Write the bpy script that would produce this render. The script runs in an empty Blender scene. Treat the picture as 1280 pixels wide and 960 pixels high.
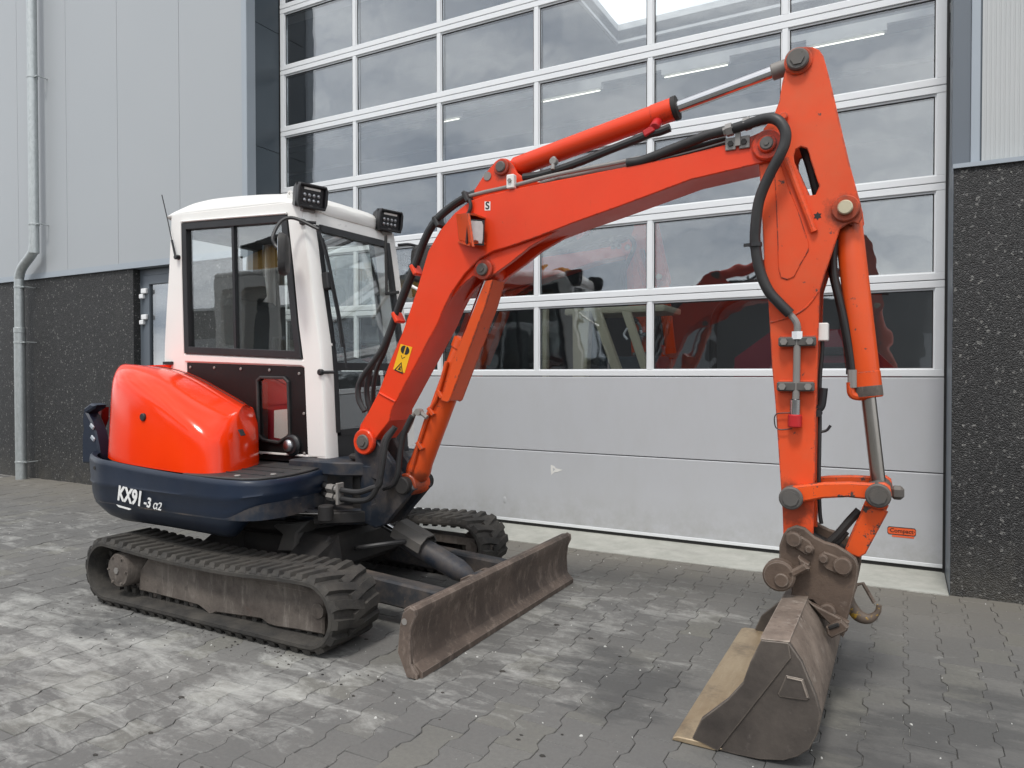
import bpy, bmesh, math, random
from mathutils import Vector, Matrix, noise
random.seed(7)
R = math.radians
SC = bpy.context.scene
COL = SC.collection

# ------------------------------------------------------------------ camera
cd = bpy.data.cameras.new('camera'); cam = bpy.data.objects.new('camera', cd); COL.objects.link(cam)
cd.sensor_fit = 'HORIZONTAL'; cd.sensor_width = 36.0; cd.lens = 900.0 / 1280 * 36
cd.clip_start = 0.05; cd.clip_end = 2000
cam.location = (5.5077, -5.2907, 1.2729)
cam.rotation_mode = 'XYZ'
cam.rotation_euler = (R(90 - 0.924), R(0.054), R(28.496))
SC.camera = cam

# ------------------------------------------------------------------ light
SUN_EL, SUN_AZ = R(60), R(176)          # azimuth: direction the light comes from, measured from +Y clockwise
w = bpy.data.worlds.new('World'); SC.world = w; w.use_nodes = True
nt = w.node_tree; nt.nodes.clear()
def wn(t, **k):
    n = nt.nodes.new(t)
    for a, b in k.items(): setattr(n, a, b)
    return n
sky = wn('ShaderNodeTexSky', sky_type='NISHITA', sun_disc=False, sun_elevation=SUN_EL, sun_rotation=SUN_AZ)
sky.air_density = 1.0; sky.dust_density = 3.0
tc = wn('ShaderNodeTexCoord'); mp = wn('ShaderNodeMapping'); mp.inputs['Scale'].default_value = (1, 1, 2.6)
cn = wn('ShaderNodeTexNoise'); cn.inputs['Scale'].default_value = 3.4; cn.inputs['Detail'].default_value = 9; cn.inputs['Roughness'].default_value = .58; cn.inputs['Distortion'].default_value = .35
cr = wn('ShaderNodeValToRGB')
cr.color_ramp.elements[0].position = .30; cr.color_ramp.elements[0].color = (4.6, 5.1, 5.9, 1)
cr.color_ramp.elements[1].position = .68; cr.color_ramp.elements[1].color = (13.0, 13.0, 12.9, 1)
mx = wn('ShaderNodeMix', data_type='RGBA'); mx.inputs[0].default_value = .86
bg = wn('ShaderNodeBackground'); bg.inputs['Strength'].default_value = .1
wo = wn('ShaderNodeOutputWorld')
L = nt.links.new
L(tc.outputs['Generated'], mp.inputs['Vector']); L(mp.outputs['Vector'], cn.inputs['Vector'])
L(cn.outputs['Fac'], cr.inputs['Fac']); L(sky.outputs['Color'], mx.inputs[6]); L(cr.outputs['Color'], mx.inputs[7])
L(mx.outputs[2], bg.inputs['Color']); L(bg.outputs['Background'], wo.inputs['Surface'])

sd = bpy.data.lights.new('sun', 'SUN'); sun = bpy.data.objects.new('sun', sd); COL.objects.link(sun)
sd.energy = 1.35; sd.angle = R(11); sd.color = (1, .965, .91)
sv = Vector((math.sin(SUN_AZ) * math.cos(SUN_EL), math.cos(SUN_AZ) * math.cos(SUN_EL), math.sin(SUN_EL)))
sun.rotation_euler = sv.to_track_quat('Z', 'Y').to_euler()
SC.view_settings.view_transform = 'Standard'; SC.view_settings.look = 'None'
SC.view_settings.exposure = 0.64; SC.view_settings.gamma = 1.0
SC.render.engine = 'CYCLES'
SC.cycles.max_bounces = 8; SC.cycles.transparent_max_bounces = 24; SC.cycles.glossy_bounces = 4
SC.cycles.caustics_reflective = False; SC.cycles.caustics_refractive = False

# ------------------------------------------------------------------ materials
class NT:
    def __init__(s, name):
        s.m = bpy.data.materials.new(name); s.m.use_nodes = True; s.t = s.m.node_tree; s.t.nodes.clear()
        s.out = s.n('ShaderNodeOutputMaterial')
    def n(s, t, **k):
        n = s.t.nodes.new(t)
        for a, b in k.items(): setattr(n, a, b)
        return n
    def l(s, a, b): s.t.links.new(a, b)
    def pos(s, scale=(1, 1, 1), obj=False, rot=(0, 0, 0)):
        src = s.n('ShaderNodeTexCoord').outputs['Object'] if obj else s.n('ShaderNodeNewGeometry').outputs['Position']
        m = s.n('ShaderNodeMapping'); m.inputs['Scale'].default_value = scale; m.inputs['Rotation'].default_value = rot
        s.l(src, m.inputs['Vector']); return m.outputs['Vector']
    def noise(s, scale, detail=6, rough=.6, vec=None, dist=0):
        n = s.n('ShaderNodeTexNoise'); n.inputs['Scale'].default_value = scale; n.inputs['Detail'].default_value = detail
        n.inputs['Roughness'].default_value = rough; n.inputs['Distortion'].default_value = dist
        s.l(vec if vec is not None else s.pos(), n.inputs['Vector']); return n.outputs['Fac']
    def ramp(s, fac, stops):
        n = s.n('ShaderNodeValToRGB'); e = n.color_ramp.elements
        while len(e) < len(stops): e.new(.5)
        for el, (p, c) in zip(e, stops):
            el.position = p; el.color = (c, c, c, 1) if isinstance(c, (int, float)) else (*c, 1)
        s.l(fac, n.inputs['Fac']); return n.outputs['Color']
    def mix(s, fac, a, b, mode='MIX'):
        n = s.n('ShaderNodeMix', data_type='RGBA', blend_type=mode)
        for i, v in ((0, fac), (6, a), (7, b)):
            if hasattr(v, 'links'): s.l(v, n.inputs[i])
            elif i == 0: n.inputs[0].default_value = v
            else: n.inputs[i].default_value = (*v, 1)
        return n.outputs[2]
    def math(s, op, a, b=None, c=None, clamp=False):
        n = s.n('ShaderNodeMath', operation=op); n.use_clamp = clamp
        for i, v in enumerate((a, b, c)):
            if v is None: continue
            if hasattr(v, 'links'): s.l(v, n.inputs[i])
            else: n.inputs[i].default_value = v
        return n.outputs[0]
    def bump(s, h, strength, dist=.01):
        n = s.n('ShaderNodeBump'); n.inputs['Strength'].default_value = strength; n.inputs['Distance'].default_value = dist
        s.l(h, n.inputs['Height']); return n.outputs['Normal']
    def bsdf(s, color, rough=.5, metal=0, normal=None, coat=0, spec=.5):
        b = s.n('ShaderNodeBsdfPrincipled')
        for k, v in (('Base Color', color), ('Roughness', rough), ('Metallic', metal)):
            if hasattr(v, 'links'): s.l(v, b.inputs[k])
            else: b.inputs[k].default_value = (*v, 1) if k == 'Base Color' else v
        if normal is not None: s.l(normal, b.inputs['Normal'])
        b.inputs['Coat Weight'].default_value = coat; b.inputs['Coat Roughness'].default_value = .08
        b.inputs['Specular IOR Level'].default_value = spec
        s.l(b.outputs[0], s.out.inputs['Surface']); return s.m

def edge_wear(t, c, col, r=.006, k=7.0):
    bv = t.n('ShaderNodeBevel'); bv.samples = 3; bv.inputs['Radius'].default_value = r
    dt = t.n('ShaderNodeVectorMath', operation='DOT_PRODUCT'); t.l(bv.outputs[0], dt.inputs[0]); t.l(t.n('ShaderNodeNewGeometry').outputs['Normal'], dt.inputs[1])
    ed = t.math('MULTIPLY', t.math('SUBTRACT', 1, dt.outputs['Value']), k, clamp=True)
    return t.mix(t.math('MULTIPLY', ed, t.ramp(t.noise(16, 6, .7), [(.36, 0), (.60, .9)])), c, col)
def paint(name, col, rough=.35, coat=.0, wear=.0, wearcol=(.06, .05, .045), vary=.12, dust=0., dustcol=(.25, .22, .18), bumpy=.0, edge=0., spec=.5, grease=()):
    t = NT(name)
    c = t.mix(t.ramp(t.noise(1.6, 5), [(.3, 0), (.7, 1)]), tuple(v * (1 - vary) for v in col), tuple(min(1, v * (1 + vary)) for v in col))
    if dust:
        d = t.ramp(t.noise(5, 8, .7), [(.42, 0), (.72, 1)])
        c = t.mix(t.math('MULTIPLY', d, dust), c, dustcol)
    rr = t.math('MULTIPLY_ADD', t.noise(9, 6, .65), .25, rough - .1)
    if wear:
        wv = t.ramp(t.noise(17, 9, .72), [(.70 - wear * .18, 0), (.73 - wear * .18, 1)])
        c = t.mix(wv, c, wearcol)
    if wear:
        sc = t.ramp(t.noise(5, 5, .7, t.pos((2.2, 2.2, 46), rot=(0, .5, 0))), [(.66, 0), (.70, 1)])
        c = t.mix(t.math('MULTIPLY', sc, .16), c, tuple(min(1, v * .6 + .12) for v in col))
        sc = t.ramp(t.noise(4, 5, .7, t.pos((40, 2, 2.4), rot=(0, .35, 0))), [(.66, 0), (.70, 1)])
        c = t.mix(t.math('MULTIPLY', sc, .22), c, tuple(v * .35 for v in col))
    if grease:
        pos = t.n('ShaderNodeNewGeometry').outputs['Position']; gm = None
        for (gx, gz, gr) in grease:
            d = t.n('ShaderNodeVectorMath', operation='DISTANCE'); t.l(pos, d.inputs[0]); d.inputs[1].default_value = (gx, -2.27, gz)
            q = t.math('SUBTRACT', 1, t.math('DIVIDE', d.outputs['Value'], gr), clamp=True); gm = q if gm is None else t.math('MAXIMUM', gm, q)
        gk = t.ramp(t.math('MULTIPLY_ADD', t.noise(13, 8, .75), .9, t.math('MULTIPLY', gm, .75)), [(.74, 0), (.92, .6)])
        c = t.mix(t.math('MULTIPLY', gk, t.ramp(gm, [(.0, 0), (.08, 1)])), c, (.07, .035, .022))
    if edge:
        bv = t.n('ShaderNodeBevel'); bv.samples = 3; bv.inputs['Radius'].default_value = .007
        dt = t.n('ShaderNodeVectorMath', operation='DOT_PRODUCT'); t.l(bv.outputs[0], dt.inputs[0]); t.l(t.n('ShaderNodeNewGeometry').outputs['Normal'], dt.inputs[1])
        ed = t.math('MULTIPLY', t.math('SUBTRACT', 1, dt.outputs['Value']), 9.0, clamp=True)
        en = t.ramp(t.noise(22, 7, .75), [(.56 - edge * .09, 0), (.62 - edge * .09, 1)])
        c = t.mix(t.math('MULTIPLY', ed, en), c, wearcol)
    nrm = t.bump(t.noise(60, 4), bumpy, .004) if bumpy else t.bump(t.noise(7, 3), .06, .01)
    return t.bsdf(c, rr, 0, nrm, coat, spec)

M = {}
M['hood'] = paint('hood_paint', (.88, .036, .004), .24, .15, 0.0, vary=.04)
PINS = ((3.0, .91, .14), (3.72, 1.77, .12), (3.82, 2.24, .10), (5.03, 2.18, .14), (5.14, 2.49, .12), (5.31, 1.88, .13), (5.13, .75, .15), (3.28, .68, .16), (4.60, 2.33, .10))
t = NT('glossy_hood_paint')
M['hood'] = t.bsdf(t.mix(t.ramp(t.noise(1.4, 4), [(.3, 0), (.7, 1)]), (.80, .036, .003), (.90, .044, .004)), t.math('MULTIPLY_ADD', t.noise(6, 5, .6), .10, .09), 0, t.bump(t.noise(2.2, 2, .4), .05, .02), 0, .38)
M['boom'] = paint('boom_paint', (.72, .047, .010), .38, .08, .14, vary=.10, dust=.14, dustcol=(.50, .11, .04), edge=.7, spec=.3, grease=PINS)
M['arm'] = paint('faded_paint', (.68, .074, .018), .46, .03, .30, vary=.13, dust=.30, dustcol=(.50, .15, .07), edge=1.0, spec=.3, grease=PINS)
M['cyl'] = paint('cylinder_paint', (.64, .072, .010), .38, .08, .42, vary=.10, dust=.2, dustcol=(.30, .10, .04), edge=1.0, spec=.3, grease=PINS)
M['link'] = paint('link_paint', (.72, .085, .012), .42, .05, .80, vary=.12, dust=.3, dustcol=(.22, .09, .05), edge=1.5, spec=.3)
M['white'] = paint('white_paint', (.80, .79, .76), .33, .2, .03, vary=.03, dust=.04, dustcol=(.60, .56, .50))
M['navy'] = paint('navy_paint', (.008, .016, .034), .38, .05, .10, (.07, .07, .07), vary=.2, dust=.14, dustcol=(.05, .05, .055), spec=.35)
M['navy_dirty'] = paint('dirty_navy_paint', (.014, .020, .031), .55, 0, .30, (.12, .09, .07), vary=.3, dust=.8, dustcol=(.11, .088, .07), spec=.35)
M['black'] = paint('black_plastic', (.012, .012, .014), .45, 0, 0, vary=.2, dust=.2, dustcol=(.05, .05, .05))
M['armdirt'] = paint('muddy_arm_paint', (.026, .028, .032), .6, 0, .35, (.10, .075, .06), vary=.3, dust=1.0, dustcol=(.125, .10, .082), spec=.3)
M['panelblack'] = paint('matt_black_panel', (.006, .006, .0065), .5, 0, 0, vary=.2, dust=.12, dustcol=(.03, .03, .03), spec=.3)
M['mat'] = paint('rubber_mat', (.022, .022, .023), .6, 0, 0, vary=.25, dust=.5, dustcol=(.08, .075, .065), bumpy=.3)
M['rubber'] = paint('hose_rubber', (.016, .016, .017), .5, 0, 0, vary=.2, dust=.3, dustcol=(.06, .055, .05))
M['dark'] = paint('dark_grime', (.012, .011, .011), .7, 0, 0, vary=.3, dust=.5, dustcol=(.05, .042, .035))
M['castgrey'] = paint('dusty_casting', (.08, .078, .075), .7, 0, 0, vary=.3, dust=.6, dustcol=(.14, .12, .10))
M['steel'] = paint('bare_steel', (.22, .21, .20), .45, 0, .2, (.08, .06, .045), vary=.2, dust=.4, dustcol=(.2, .17, .13))
M['sticker_y'] = paint('yellow_sticker', (.80, .43, .01), .35, vary=.02)
M['ink'] = paint('black_ink', (.01, .01, .01), .5, vary=.0)
M['decal'] = paint('white_decal', (.75, .75, .74), .4, 0, .45, (.02, .03, .055), vary=.02)
M['label'] = paint('paper_label', (.72, .71, .68), .6, vary=.05)
M['sticker_o'] = paint('orange_sticker', (.80, .12, .03), .4, vary=.03)
M['tail_red'] = paint('tail_lamp_red', (.10, .008, .010), .3, vary=.1)
M['redcap'] = paint('red_plastic', (.45, .012, .015), .4, vary=.05)
M['yellowworn'] = paint('worn_yellow', (.115, .085, .065), .6, 0, .95, (.46, .27, .02), vary=.25, dust=.4, dustcol=(.16, .13, .10))
M['hinge'] = paint('hinge_white', (.78, .79, .80), .4, vary=.02)
M['pinsteel'] = paint('oily_steel', (.085, .08, .075), .5, 0, .3, (.03, .025, .02), vary=.3, dust=.5, dustcol=(.16, .13, .10))
M['seat'] = paint('seat_fabric', (.05, .053, .057), .8, vary=.2, bumpy=.3)

t = NT('ribbed_lamp_glass'); M['lampglass'] = t.bsdf(t.mix(t.noise(40, 3), (.42, .41, .40), (.60, .59, .57)), .25, 0, t.bump(t.noise(70, 2, .5, t.pos((1, 1, .05))), .5, .004), .6)
def chrome(name, col=(.62, .62, .63), r=.14):
    t = NT(name); return t.bsdf(t.mix(t.noise(14, 5), col, tuple(v * .8 for v in col)), t.math('MULTIPLY_ADD', t.noise(30, 4), .12, r - .05), 1.0)
M['chrome'] = chrome('chrome_rod'); M['chrome_dirty'] = chrome('oily_rod', (.36, .34, .31), .3)
M['galv'] = None
t = NT('galvanised_zinc')
v = t.n('ShaderNodeTexVoronoi'); v.inputs['Scale'].default_value = 55; t.l(t.pos((1, 1, .5)), v.inputs['Vector'])
M['galv'] = t.bsdf(t.mix(v.outputs['Color'], (.40, .43, .43), (.50, .53, .53)), t.math('MULTIPLY_ADD', t.noise(20, 4), .2, .34), .55)

# cladding and door skins
t = NT('grey_cladding')
M['clad'] = t.bsdf(t.mix(t.noise(.5, 4), (.335, .360, .378), (.360, .378, .392)), t.math('MULTIPLY_ADD', t.noise(1.2, 3), .12, .33), .0, t.bump(t.noise(2.0, 2, .4), .04, .03))
t = NT('pale_ribbed_cladding'); M['clad2'] = t.bsdf(t.mix(t.noise(1.5, 4), (.40, .42, .42), (.45, .46, .46)), .42)
t = NT('anthracite_steel'); M['anth'] = t.bsdf(t.mix(t.noise(1.4, 4), (.040, .055, .070), (.055, .072, .088)), t.math('MULTIPLY_ADD', t.noise(3, 4), .15, .3))
t = NT('anthracite_light'); M['anth2'] = t.bsdf(t.mix(t.noise(1.4, 4), (.10, .12, .14), (.12, .14, .165)), .4)
t = NT('grey_trim'); M['trim'] = t.bsdf(t.mix(t.noise(2.4, 4), (.30, .34, .38), (.33, .37, .41)), .4)
t = NT('white_aluminium'); M['alu'] = t.bsdf(t.mix(t.noise(4, 5), (.68, .70, .72), (.76, .78, .79)), t.math('MULTIPLY_ADD', t.noise(8, 3), .12, .32))
def splash(t, h):
    s_ = t.n('ShaderNodeSeparateXYZ'); t.l(t.n('ShaderNodeNewGeometry').outputs['Position'], s_.inputs[0])
    return t.math('MULTIPLY', t.math('SUBTRACT', 1, t.math('DIVIDE', s_.outputs[2], h), clamp=True), t.ramp(t.noise(7, 8, .75), [(.35, 0), (.65, 1)]))
t = NT('door_skin')
stv = t.noise(4, 7, .75, t.pos((6, 1, 90)))
grime = t.ramp(t.noise(3, 6, .7, t.pos((1.2, 1, .5))), [(.45, 0), (.75, 1)])
c = t.mix(t.math('MULTIPLY', grime, .22), (.47, .48, .50), (.38, .38, .36))
c = t.mix(t.math('MULTIPLY', splash(t, .34), .55), c, (.26, .25, .22))
c = t.mix(t.ramp(t.noise(34, 5, .8), [(.72, 0), (.76, .5)]), c, (.30, .29, .27))
M['doorskin'] = t.bsdf(c, t.math('MULTIPLY_ADD', t.noise(5, 4), .15, .40), 0, t.bump(stv, .22, .003))
t = NT('rubber_gasket'); M['gasket'] = t.bsdf(t.mix(t.noise(30, 3), (.010, .010, .011), (.022, .021, .02)), .6)
t = NT('pebbledash')
p = t.pos()
v = t.n('ShaderNodeTexVoronoi'); v.inputs['Scale'].default_value = 150; t.l(p, v.inputs['Vector'])
v2 = t.n('ShaderNodeTexVoronoi'); v2.inputs['Scale'].default_value = 75; t.l(p, v2.inputs['Vector'])
sp = t.n('ShaderNodeSeparateColor'); t.l(v.outputs['Color'], sp.inputs[0])
c = t.ramp(sp.outputs[0], [(0, .007), (.55, .015), (.80, .026), (.93, .046), (1, .10)])
sp2 = t.n('ShaderNodeSeparateColor'); t.l(v2.outputs['Color'], sp2.inputs[0])
c = t.mix(t.ramp(sp2.outputs[1], [(.965, 0), (.975, 1)]), c, (.15, .148, .14))
c = t.mix(t.math('MULTIPLY', splash(t, .42), .55), c, (.10, .092, .075))
c = t.mix(t.math('MULTIPLY', t.ramp(t.noise(2.4, 6, .7, t.pos((2.2, 2.2, .35))), [(.56, 0), (.72, 1)]), .35), c, (.055, .054, .050))
M['pebble'] = t.bsdf(c, .55, 0, t.bump(t.math('SUBTRACT', 1, v.outputs['Distance']), .8, .006))

# ground
def stain_nodes(t):
    """white cement dust and damp patches lying on the paving, fixed in world coordinates"""
    n1 = t.noise(1.1, 10, .68, t.pos((1, 1.35, 1), rot=(0, 0, .45)), .6)
    n2 = t.noise(5.5, 9, .75, t.pos((.55, 1.5, 1), rot=(0, 0, .35)), .8)
    pos = t.n('ShaderNodeNewGeometry').outputs['Position']
    tot = None
    for (x, y, r, a) in ((2.4, -3.35, 1.0, 1.0), (3.2, -3.25, .7, 1.0), (1.2, -3.2, 1.1, .8), (4.0, -2.55, .7, .7), (-0.6, -2.2, 1.6, .7), (3.9, -1.75, .9, .75), (4.9, -1.5, .8, .35), (4.7, -2.55, .45, .35)):
        d = t.n('ShaderNodeVectorMath', operation='DISTANCE'); t.l(pos, d.inputs[0]); d.inputs[1].default_value = (x, y, 0)
        g = t.math('MULTIPLY', t.math('POWER', t.math('SUBTRACT', 1, t.math('DIVIDE', d.outputs['Value'], r * 1.7), clamp=True), 1.2), a)
        tot = g if tot is None else t.math('MAXIMUM', tot, g)
    k = t.math('ADD', t.math('MULTIPLY', tot, .30), t.math('MULTIPLY_ADD', n1, .55, t.math('MULTIPLY', n2, .95)))
    return tot, k, n1, n2
t = NT('concrete_paver')
tot, k, n1, n2 = stain_nodes(t)
oi = t.n('ShaderNodeObjectInfo')
at = t.n('ShaderNodeAttribute', attribute_name='tone')
rnd = t.math('FRACT', t.math('ADD', oi.outputs['Random'], at.outputs['Fac']))
base = t.mix(rnd, (.132, .129, .122), (.184, .180, .169))
base = t.mix(t.ramp(rnd, [(.80, 0), (.86, .55)]), base, (.165, .160, .130))
fine = t.noise(55, 6, .75)
base = t.mix(t.math('MULTIPLY', t.ramp(fine, [(.3, 0), (.7, 1)]), .55), base, (.095, .093, .089))
base = t.mix(t.ramp(t.noise(120, 4, .8), [(.60, 0), (.74, .5)]), base, (.27, .265, .25))
base = t.mix(t.ramp(t.noise(85, 4, .8), [(.64, 0), (.72, .6)]), base, (.06, .058, .055))
base = t.mix(t.ramp(t.noise(.8, 6, .6, t.pos((1, 1, 1))), [(.38, .45), (.62, 0)]), base, (.095, .095, .095))
sy = t.n('ShaderNodeSeparateXYZ'); t.l(t.n('ShaderNodeNewGeometry').outputs['Position'], sy.inputs[0])
base = t.mix(t.math('MULTIPLY', t.ramp(t.math('ADD', sy.outputs[1], t.math('MULTIPLY', n1, .8)), [(-.0, 0), (.02, 0)]) if False else t.math('MULTIPLY_ADD', sy.outputs[1], .9, t.math('MULTIPLY_ADD', n1, .8, 1.05), clamp=True), .6), base, (.165, .150, .122))
base = t.mix(t.ramp(t.math('MULTIPLY_ADD', t.math('MULTIPLY_ADD', rnd, .04, k), .8, t.math('MULTIPLY_ADD', t.noise(26, 7, .75), .22, -.11)), [(.74, 0), (.84, .34), (.95, .70)]), base, (.44, .44, .415))
spk = t.n('ShaderNodeTexVoronoi'); spk.inputs['Scale'].default_value = 30; t.l(t.pos(), spk.inputs['Vector'])
base = t.mix(t.math('MULTIPLY', t.ramp(spk.outputs['Distance'], [(.05, 1), (.10, 0)]), t.ramp(n2, [(.5, 0), (.6, .7)])), base, (.45, .45, .43))
wet = None
pos = t.n('ShaderNodeNewGeometry').outputs['Position']
for (x, y, r) in ((5.5, -2.75, .75), (4.42, -2.45, .5), (2.05, -3.05, .45), (5.75, -2.2, .5), (4.55, -2.75, .35), (2.6, -2.6, .5)):
    d = t.n('ShaderNodeVectorMath', operation='DISTANCE'); t.l(pos, d.inputs[0]); d.inputs[1].default_value = (x, y, 0)
    q = t.math('SUBTRACT', 1, t.math('DIVIDE', d.outputs['Value'], r), clamp=True); wet = q if wet is None else t.math('MAXIMUM', wet, q)
damp = t.ramp(t.math('MULTIPLY_ADD', wet, .30, t.noise(3.2, 8, .66, t.pos((.6, 1.4, 1), rot=(0, 0, -.2)))), [(.62, 0), (.74, .65)])
base = t.mix(damp, base, (.060, .060, .060))
M['paver'] = t.bsdf(base, t.math('MULTIPLY_ADD', fine, .2, .66), 0, t.bump(t.noise(140, 5, .8), .35, .003))
t = NT('joint_sand')
tot, k, n1, n2 = stain_nodes(t)
base = t.mix(t.ramp(t.noise(30, 5), [(.35, 0), (.65, 1)]), (.070, .068, .064), (.12, .116, .108))
base = t.mix(t.ramp(t.math('MULTIPLY', k, .8), [(.61, 0), (.74, 1)]), base, (.56, .56, .53))
M['sand'] = t.bsdf(base, .9, 0, t.bump(t.noise(200, 4), .4, .003))
t = NT('threshold_concrete')
c = t.mix(t.ramp(t.noise(6, 9, .7), [(.35, 0), (.7, 1)]), (.33, .335, .30), (.46, .46, .42))
c = t.mix(t.ramp(t.noise(2.2, 8, .7, t.pos((.6, 2, 1))), [(.55, 0), (.72, .7)]), c, (.27, .26, .24))
M['threshold'] = t.bsdf(c, .8, 0, t.bump(t.noise(50, 6, .7), .4, .004))
t = NT('hall_floor'); M['hallfloor'] = t.bsdf(t.mix(t.noise(2, 6), (.16, .16, .155), (.22, .22, .21)), .5)
t = NT('inner_white'); M['innerwhite'] = t.bsdf(t.mix(t.noise(1, 3), (.50, .50, .49), (.58, .58, .57)), .6)
t = NT('inner_grey'); M['innergrey'] = t.bsdf(t.mix(t.noise(1, 3), (.17, .175, .18), (.22, .225, .23)), .7)

# mud, rust
t = NT('tread_rubber')
c = t.mix(t.ramp(t.noise(7, 8, .7), [(.35, 0), (.65, 1)]), (.020, .019, .018), (.062, .056, .048))
c = t.mix(t.ramp(t.noise(26, 8, .75), [(.60, 0), (.75, .5)]), c, (.15, .135, .115))
M['tread'] = t.bsdf(c, .8, 0, t.bump(t.noise(60, 6, .7), .5, .006))
t = NT('muddy_frame')
c = t.mix(t.ramp(t.noise(4, 8, .7), [(.32, 0), (.66, 1)]), (.050, .040, .034), (.150, .128, .110))
c = t.mix(t.ramp(t.noise(6, 8, .75, t.pos((3.2, 3.2, .7)), .5), [(.53, 0), (.70, .75)]), c, (.235, .21, .185))
c = t.mix(t.ramp(t.noise(24, 8, .7, t.pos((1, 1, .6))), [(.58, 0), (.70, .7)]), c, (.045, .038, .033))
c = t.mix(t.ramp(t.noise(5, 6, .6), [(.60, 0), (.75, .6)]), c, (.10, .045, .035))
M['mud'] = t.bsdf(edge_wear(t, c, (.24, .21, .18)), .82, 0, t.bump(t.noise(45, 7, .7), .5, .006))
t = NT('rusty_blade')
c = t.mix(t.ramp(t.noise(4, 9, .7, t.pos((1, 1, 1))), [(.3, 0), (.68, 1)]), (.058, .043, .035), (.135, .100, .080))
c = t.mix(t.ramp(t.noise(9, 10, .78, t.pos((2.2, 2.2, .8), rot=(.3, 0, 0))), [(.52, 0), (.68, .8)]), c, (.245, .195, .16))
c = t.mix(t.ramp(t.noise(38, 6, .7), [(.55, 0), (.75, .6)]), c, (.04, .030, .027))
M['rust'] = t.bsdf(edge_wear(t, c, (.30, .25, .21)), .68, 0, t.bump(t.noise(50, 7, .7), .4, .004))
t = NT('worn_bucket_steel')
c = t.mix(t.ramp(t.noise(4.5, 9, .7), [(.3, 0), (.68, 1)]), (.080, .060, .048), (.255, .205, .168))
c = t.mix(t.ramp(t.noise(14, 9, .75, t.pos((1, 1, .6))), [(.57, 0), (.68, .8)]), c, (.34, .30, .26))
c = t.mix(t.ramp(t.noise(30, 6, .7), [(.56, 0), (.72, .7)]), c, (.06, .042, .034))
M['bucket'] = t.bsdf(edge_wear(t, c, (.40, .35, .30)), .62, .15, t.bump(t.noise(42, 7, .7), .4, .005))
t = NT('rusty_coupler_steel')
c = t.mix(t.ramp(t.noise(5, 9, .7), [(.3, 0), (.68, 1)]), (.050, .034, .026), (.135, .094, .069))
c = t.mix(t.ramp(t.noise(20, 9, .75), [(.58, 0), (.70, .7)]), c, (.040, .032, .028))
c = t.mix(t.ramp(t.noise(9, 9, .75), [(.60, 0), (.72, .6)]), c, (.24, .20, .17))
M['coupler'] = t.bsdf(edge_wear(t, c, (.30, .26, .22)), .7, .1, t.bump(t.noise(42, 7, .7), .5, .005))
t = NT('dark_bucket_steel')
c = t.mix(t.ramp(t.noise(3.0, 8, .7), [(.3, 0), (.68, 1)]), (.034, .029, .027), (.120, .102, .088))
c = t.mix(t.ramp(t.noise(22, 9, .75), [(.60, 0), (.72, .6)]), c, (.16, .14, .125))
M['bucket_side'] = t.bsdf(edge_wear(t, c, (.26, .22, .18)), .5, .25, t.bump(t.noise(40, 6, .7), .3, .004))
t = NT('polished_lip')
c = t.mix(t.ramp(t.noise(7, 8, .7, t.pos((1, .25, 1))), [(.3, 0), (.7, 1)]), (.25, .178, .105), (.42, .335, .225))
c = t.mix(t.ramp(t.noise(6, 9, .75), [(.50, 0), (.66, .75)]), c, (.15, .115, .08))
c = t.mix(t.ramp(t.noise(5, 6, .7, t.pos((22, 1.2, 1))), [(.60, 0), (.70, .5)]), c, (.50, .43, .32))
M['lip'] = t.bsdf(c, .45, .3, t.bump(t.noise(60, 5), .25, .003))

def glass(name, tint, k, rough=0.0, wav=.0, base=.02):
    t = NT(name)
    tr = t.n('ShaderNodeBsdfTransparent'); tr.inputs[0].default_value = (*tint, 1)
    g = t.n('ShaderNodeBsdfGlossy'); g.inputs['Roughness'].default_value = rough; g.inputs[0].default_value = (.96, .98, 1, 1)
    f = t.n('ShaderNodeFresnel'); t.l(t.math('MULTIPLY_ADD', t.n('ShaderNodeNewGeometry').outputs['Backfacing'], 1 / 1.5 - 1.5, 1.5), f.inputs['IOR'])
    if wav:
        nb = t.bump(t.noise(.9, 3, .5, t.pos((1.6, 1, 1.6))), wav, .05); t.l(nb, g.inputs['Normal'])
    fac = t.math('MULTIPLY_ADD', f.outputs[0], k, base, clamp=True)
    m = t.n('ShaderNodeMixShader'); t.l(fac, m.inputs[0]); t.l(tr.outputs[0], m.inputs[1]); t.l(g.outputs[0], m.inputs[2])
    t.l(m.outputs[0], t.out.inputs['Surface']); return t.m
M['pane'] = glass('double_glazing', (.88, .91, .92), 2.1, 0, .13, .075)
M['cabglass'] = glass('cab_glass', (.95, .97, .96), 1.6, 0, .02, .04)
M['sidepane'] = glass('side_door_glass', (.5, .53, .55), 2.6, 0, .02, .16)
M['lens'] = glass('lamp_lens', (.9, .92, .95), 2.0, .05)
t = NT('lens_reflector'); M['reflector'] = t.bsdf(t.mix(t.noise(60, 2), (.30, .31, .32), (.5, .5, .52)), .35, 1.0)
t = NT('mirror_glass'); M['mirror'] = t.bsdf((.7, .72, .74), .03, 1.0)
t = NT('tube_light')
e = t.n('ShaderNodeEmission'); e.inputs[0].default_value = (1, .97, .80, 1); e.inputs[1].default_value = 2.0; t.l(e.outputs[0], t.out.inputs['Surface']); M['tube'] = t.m

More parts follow.
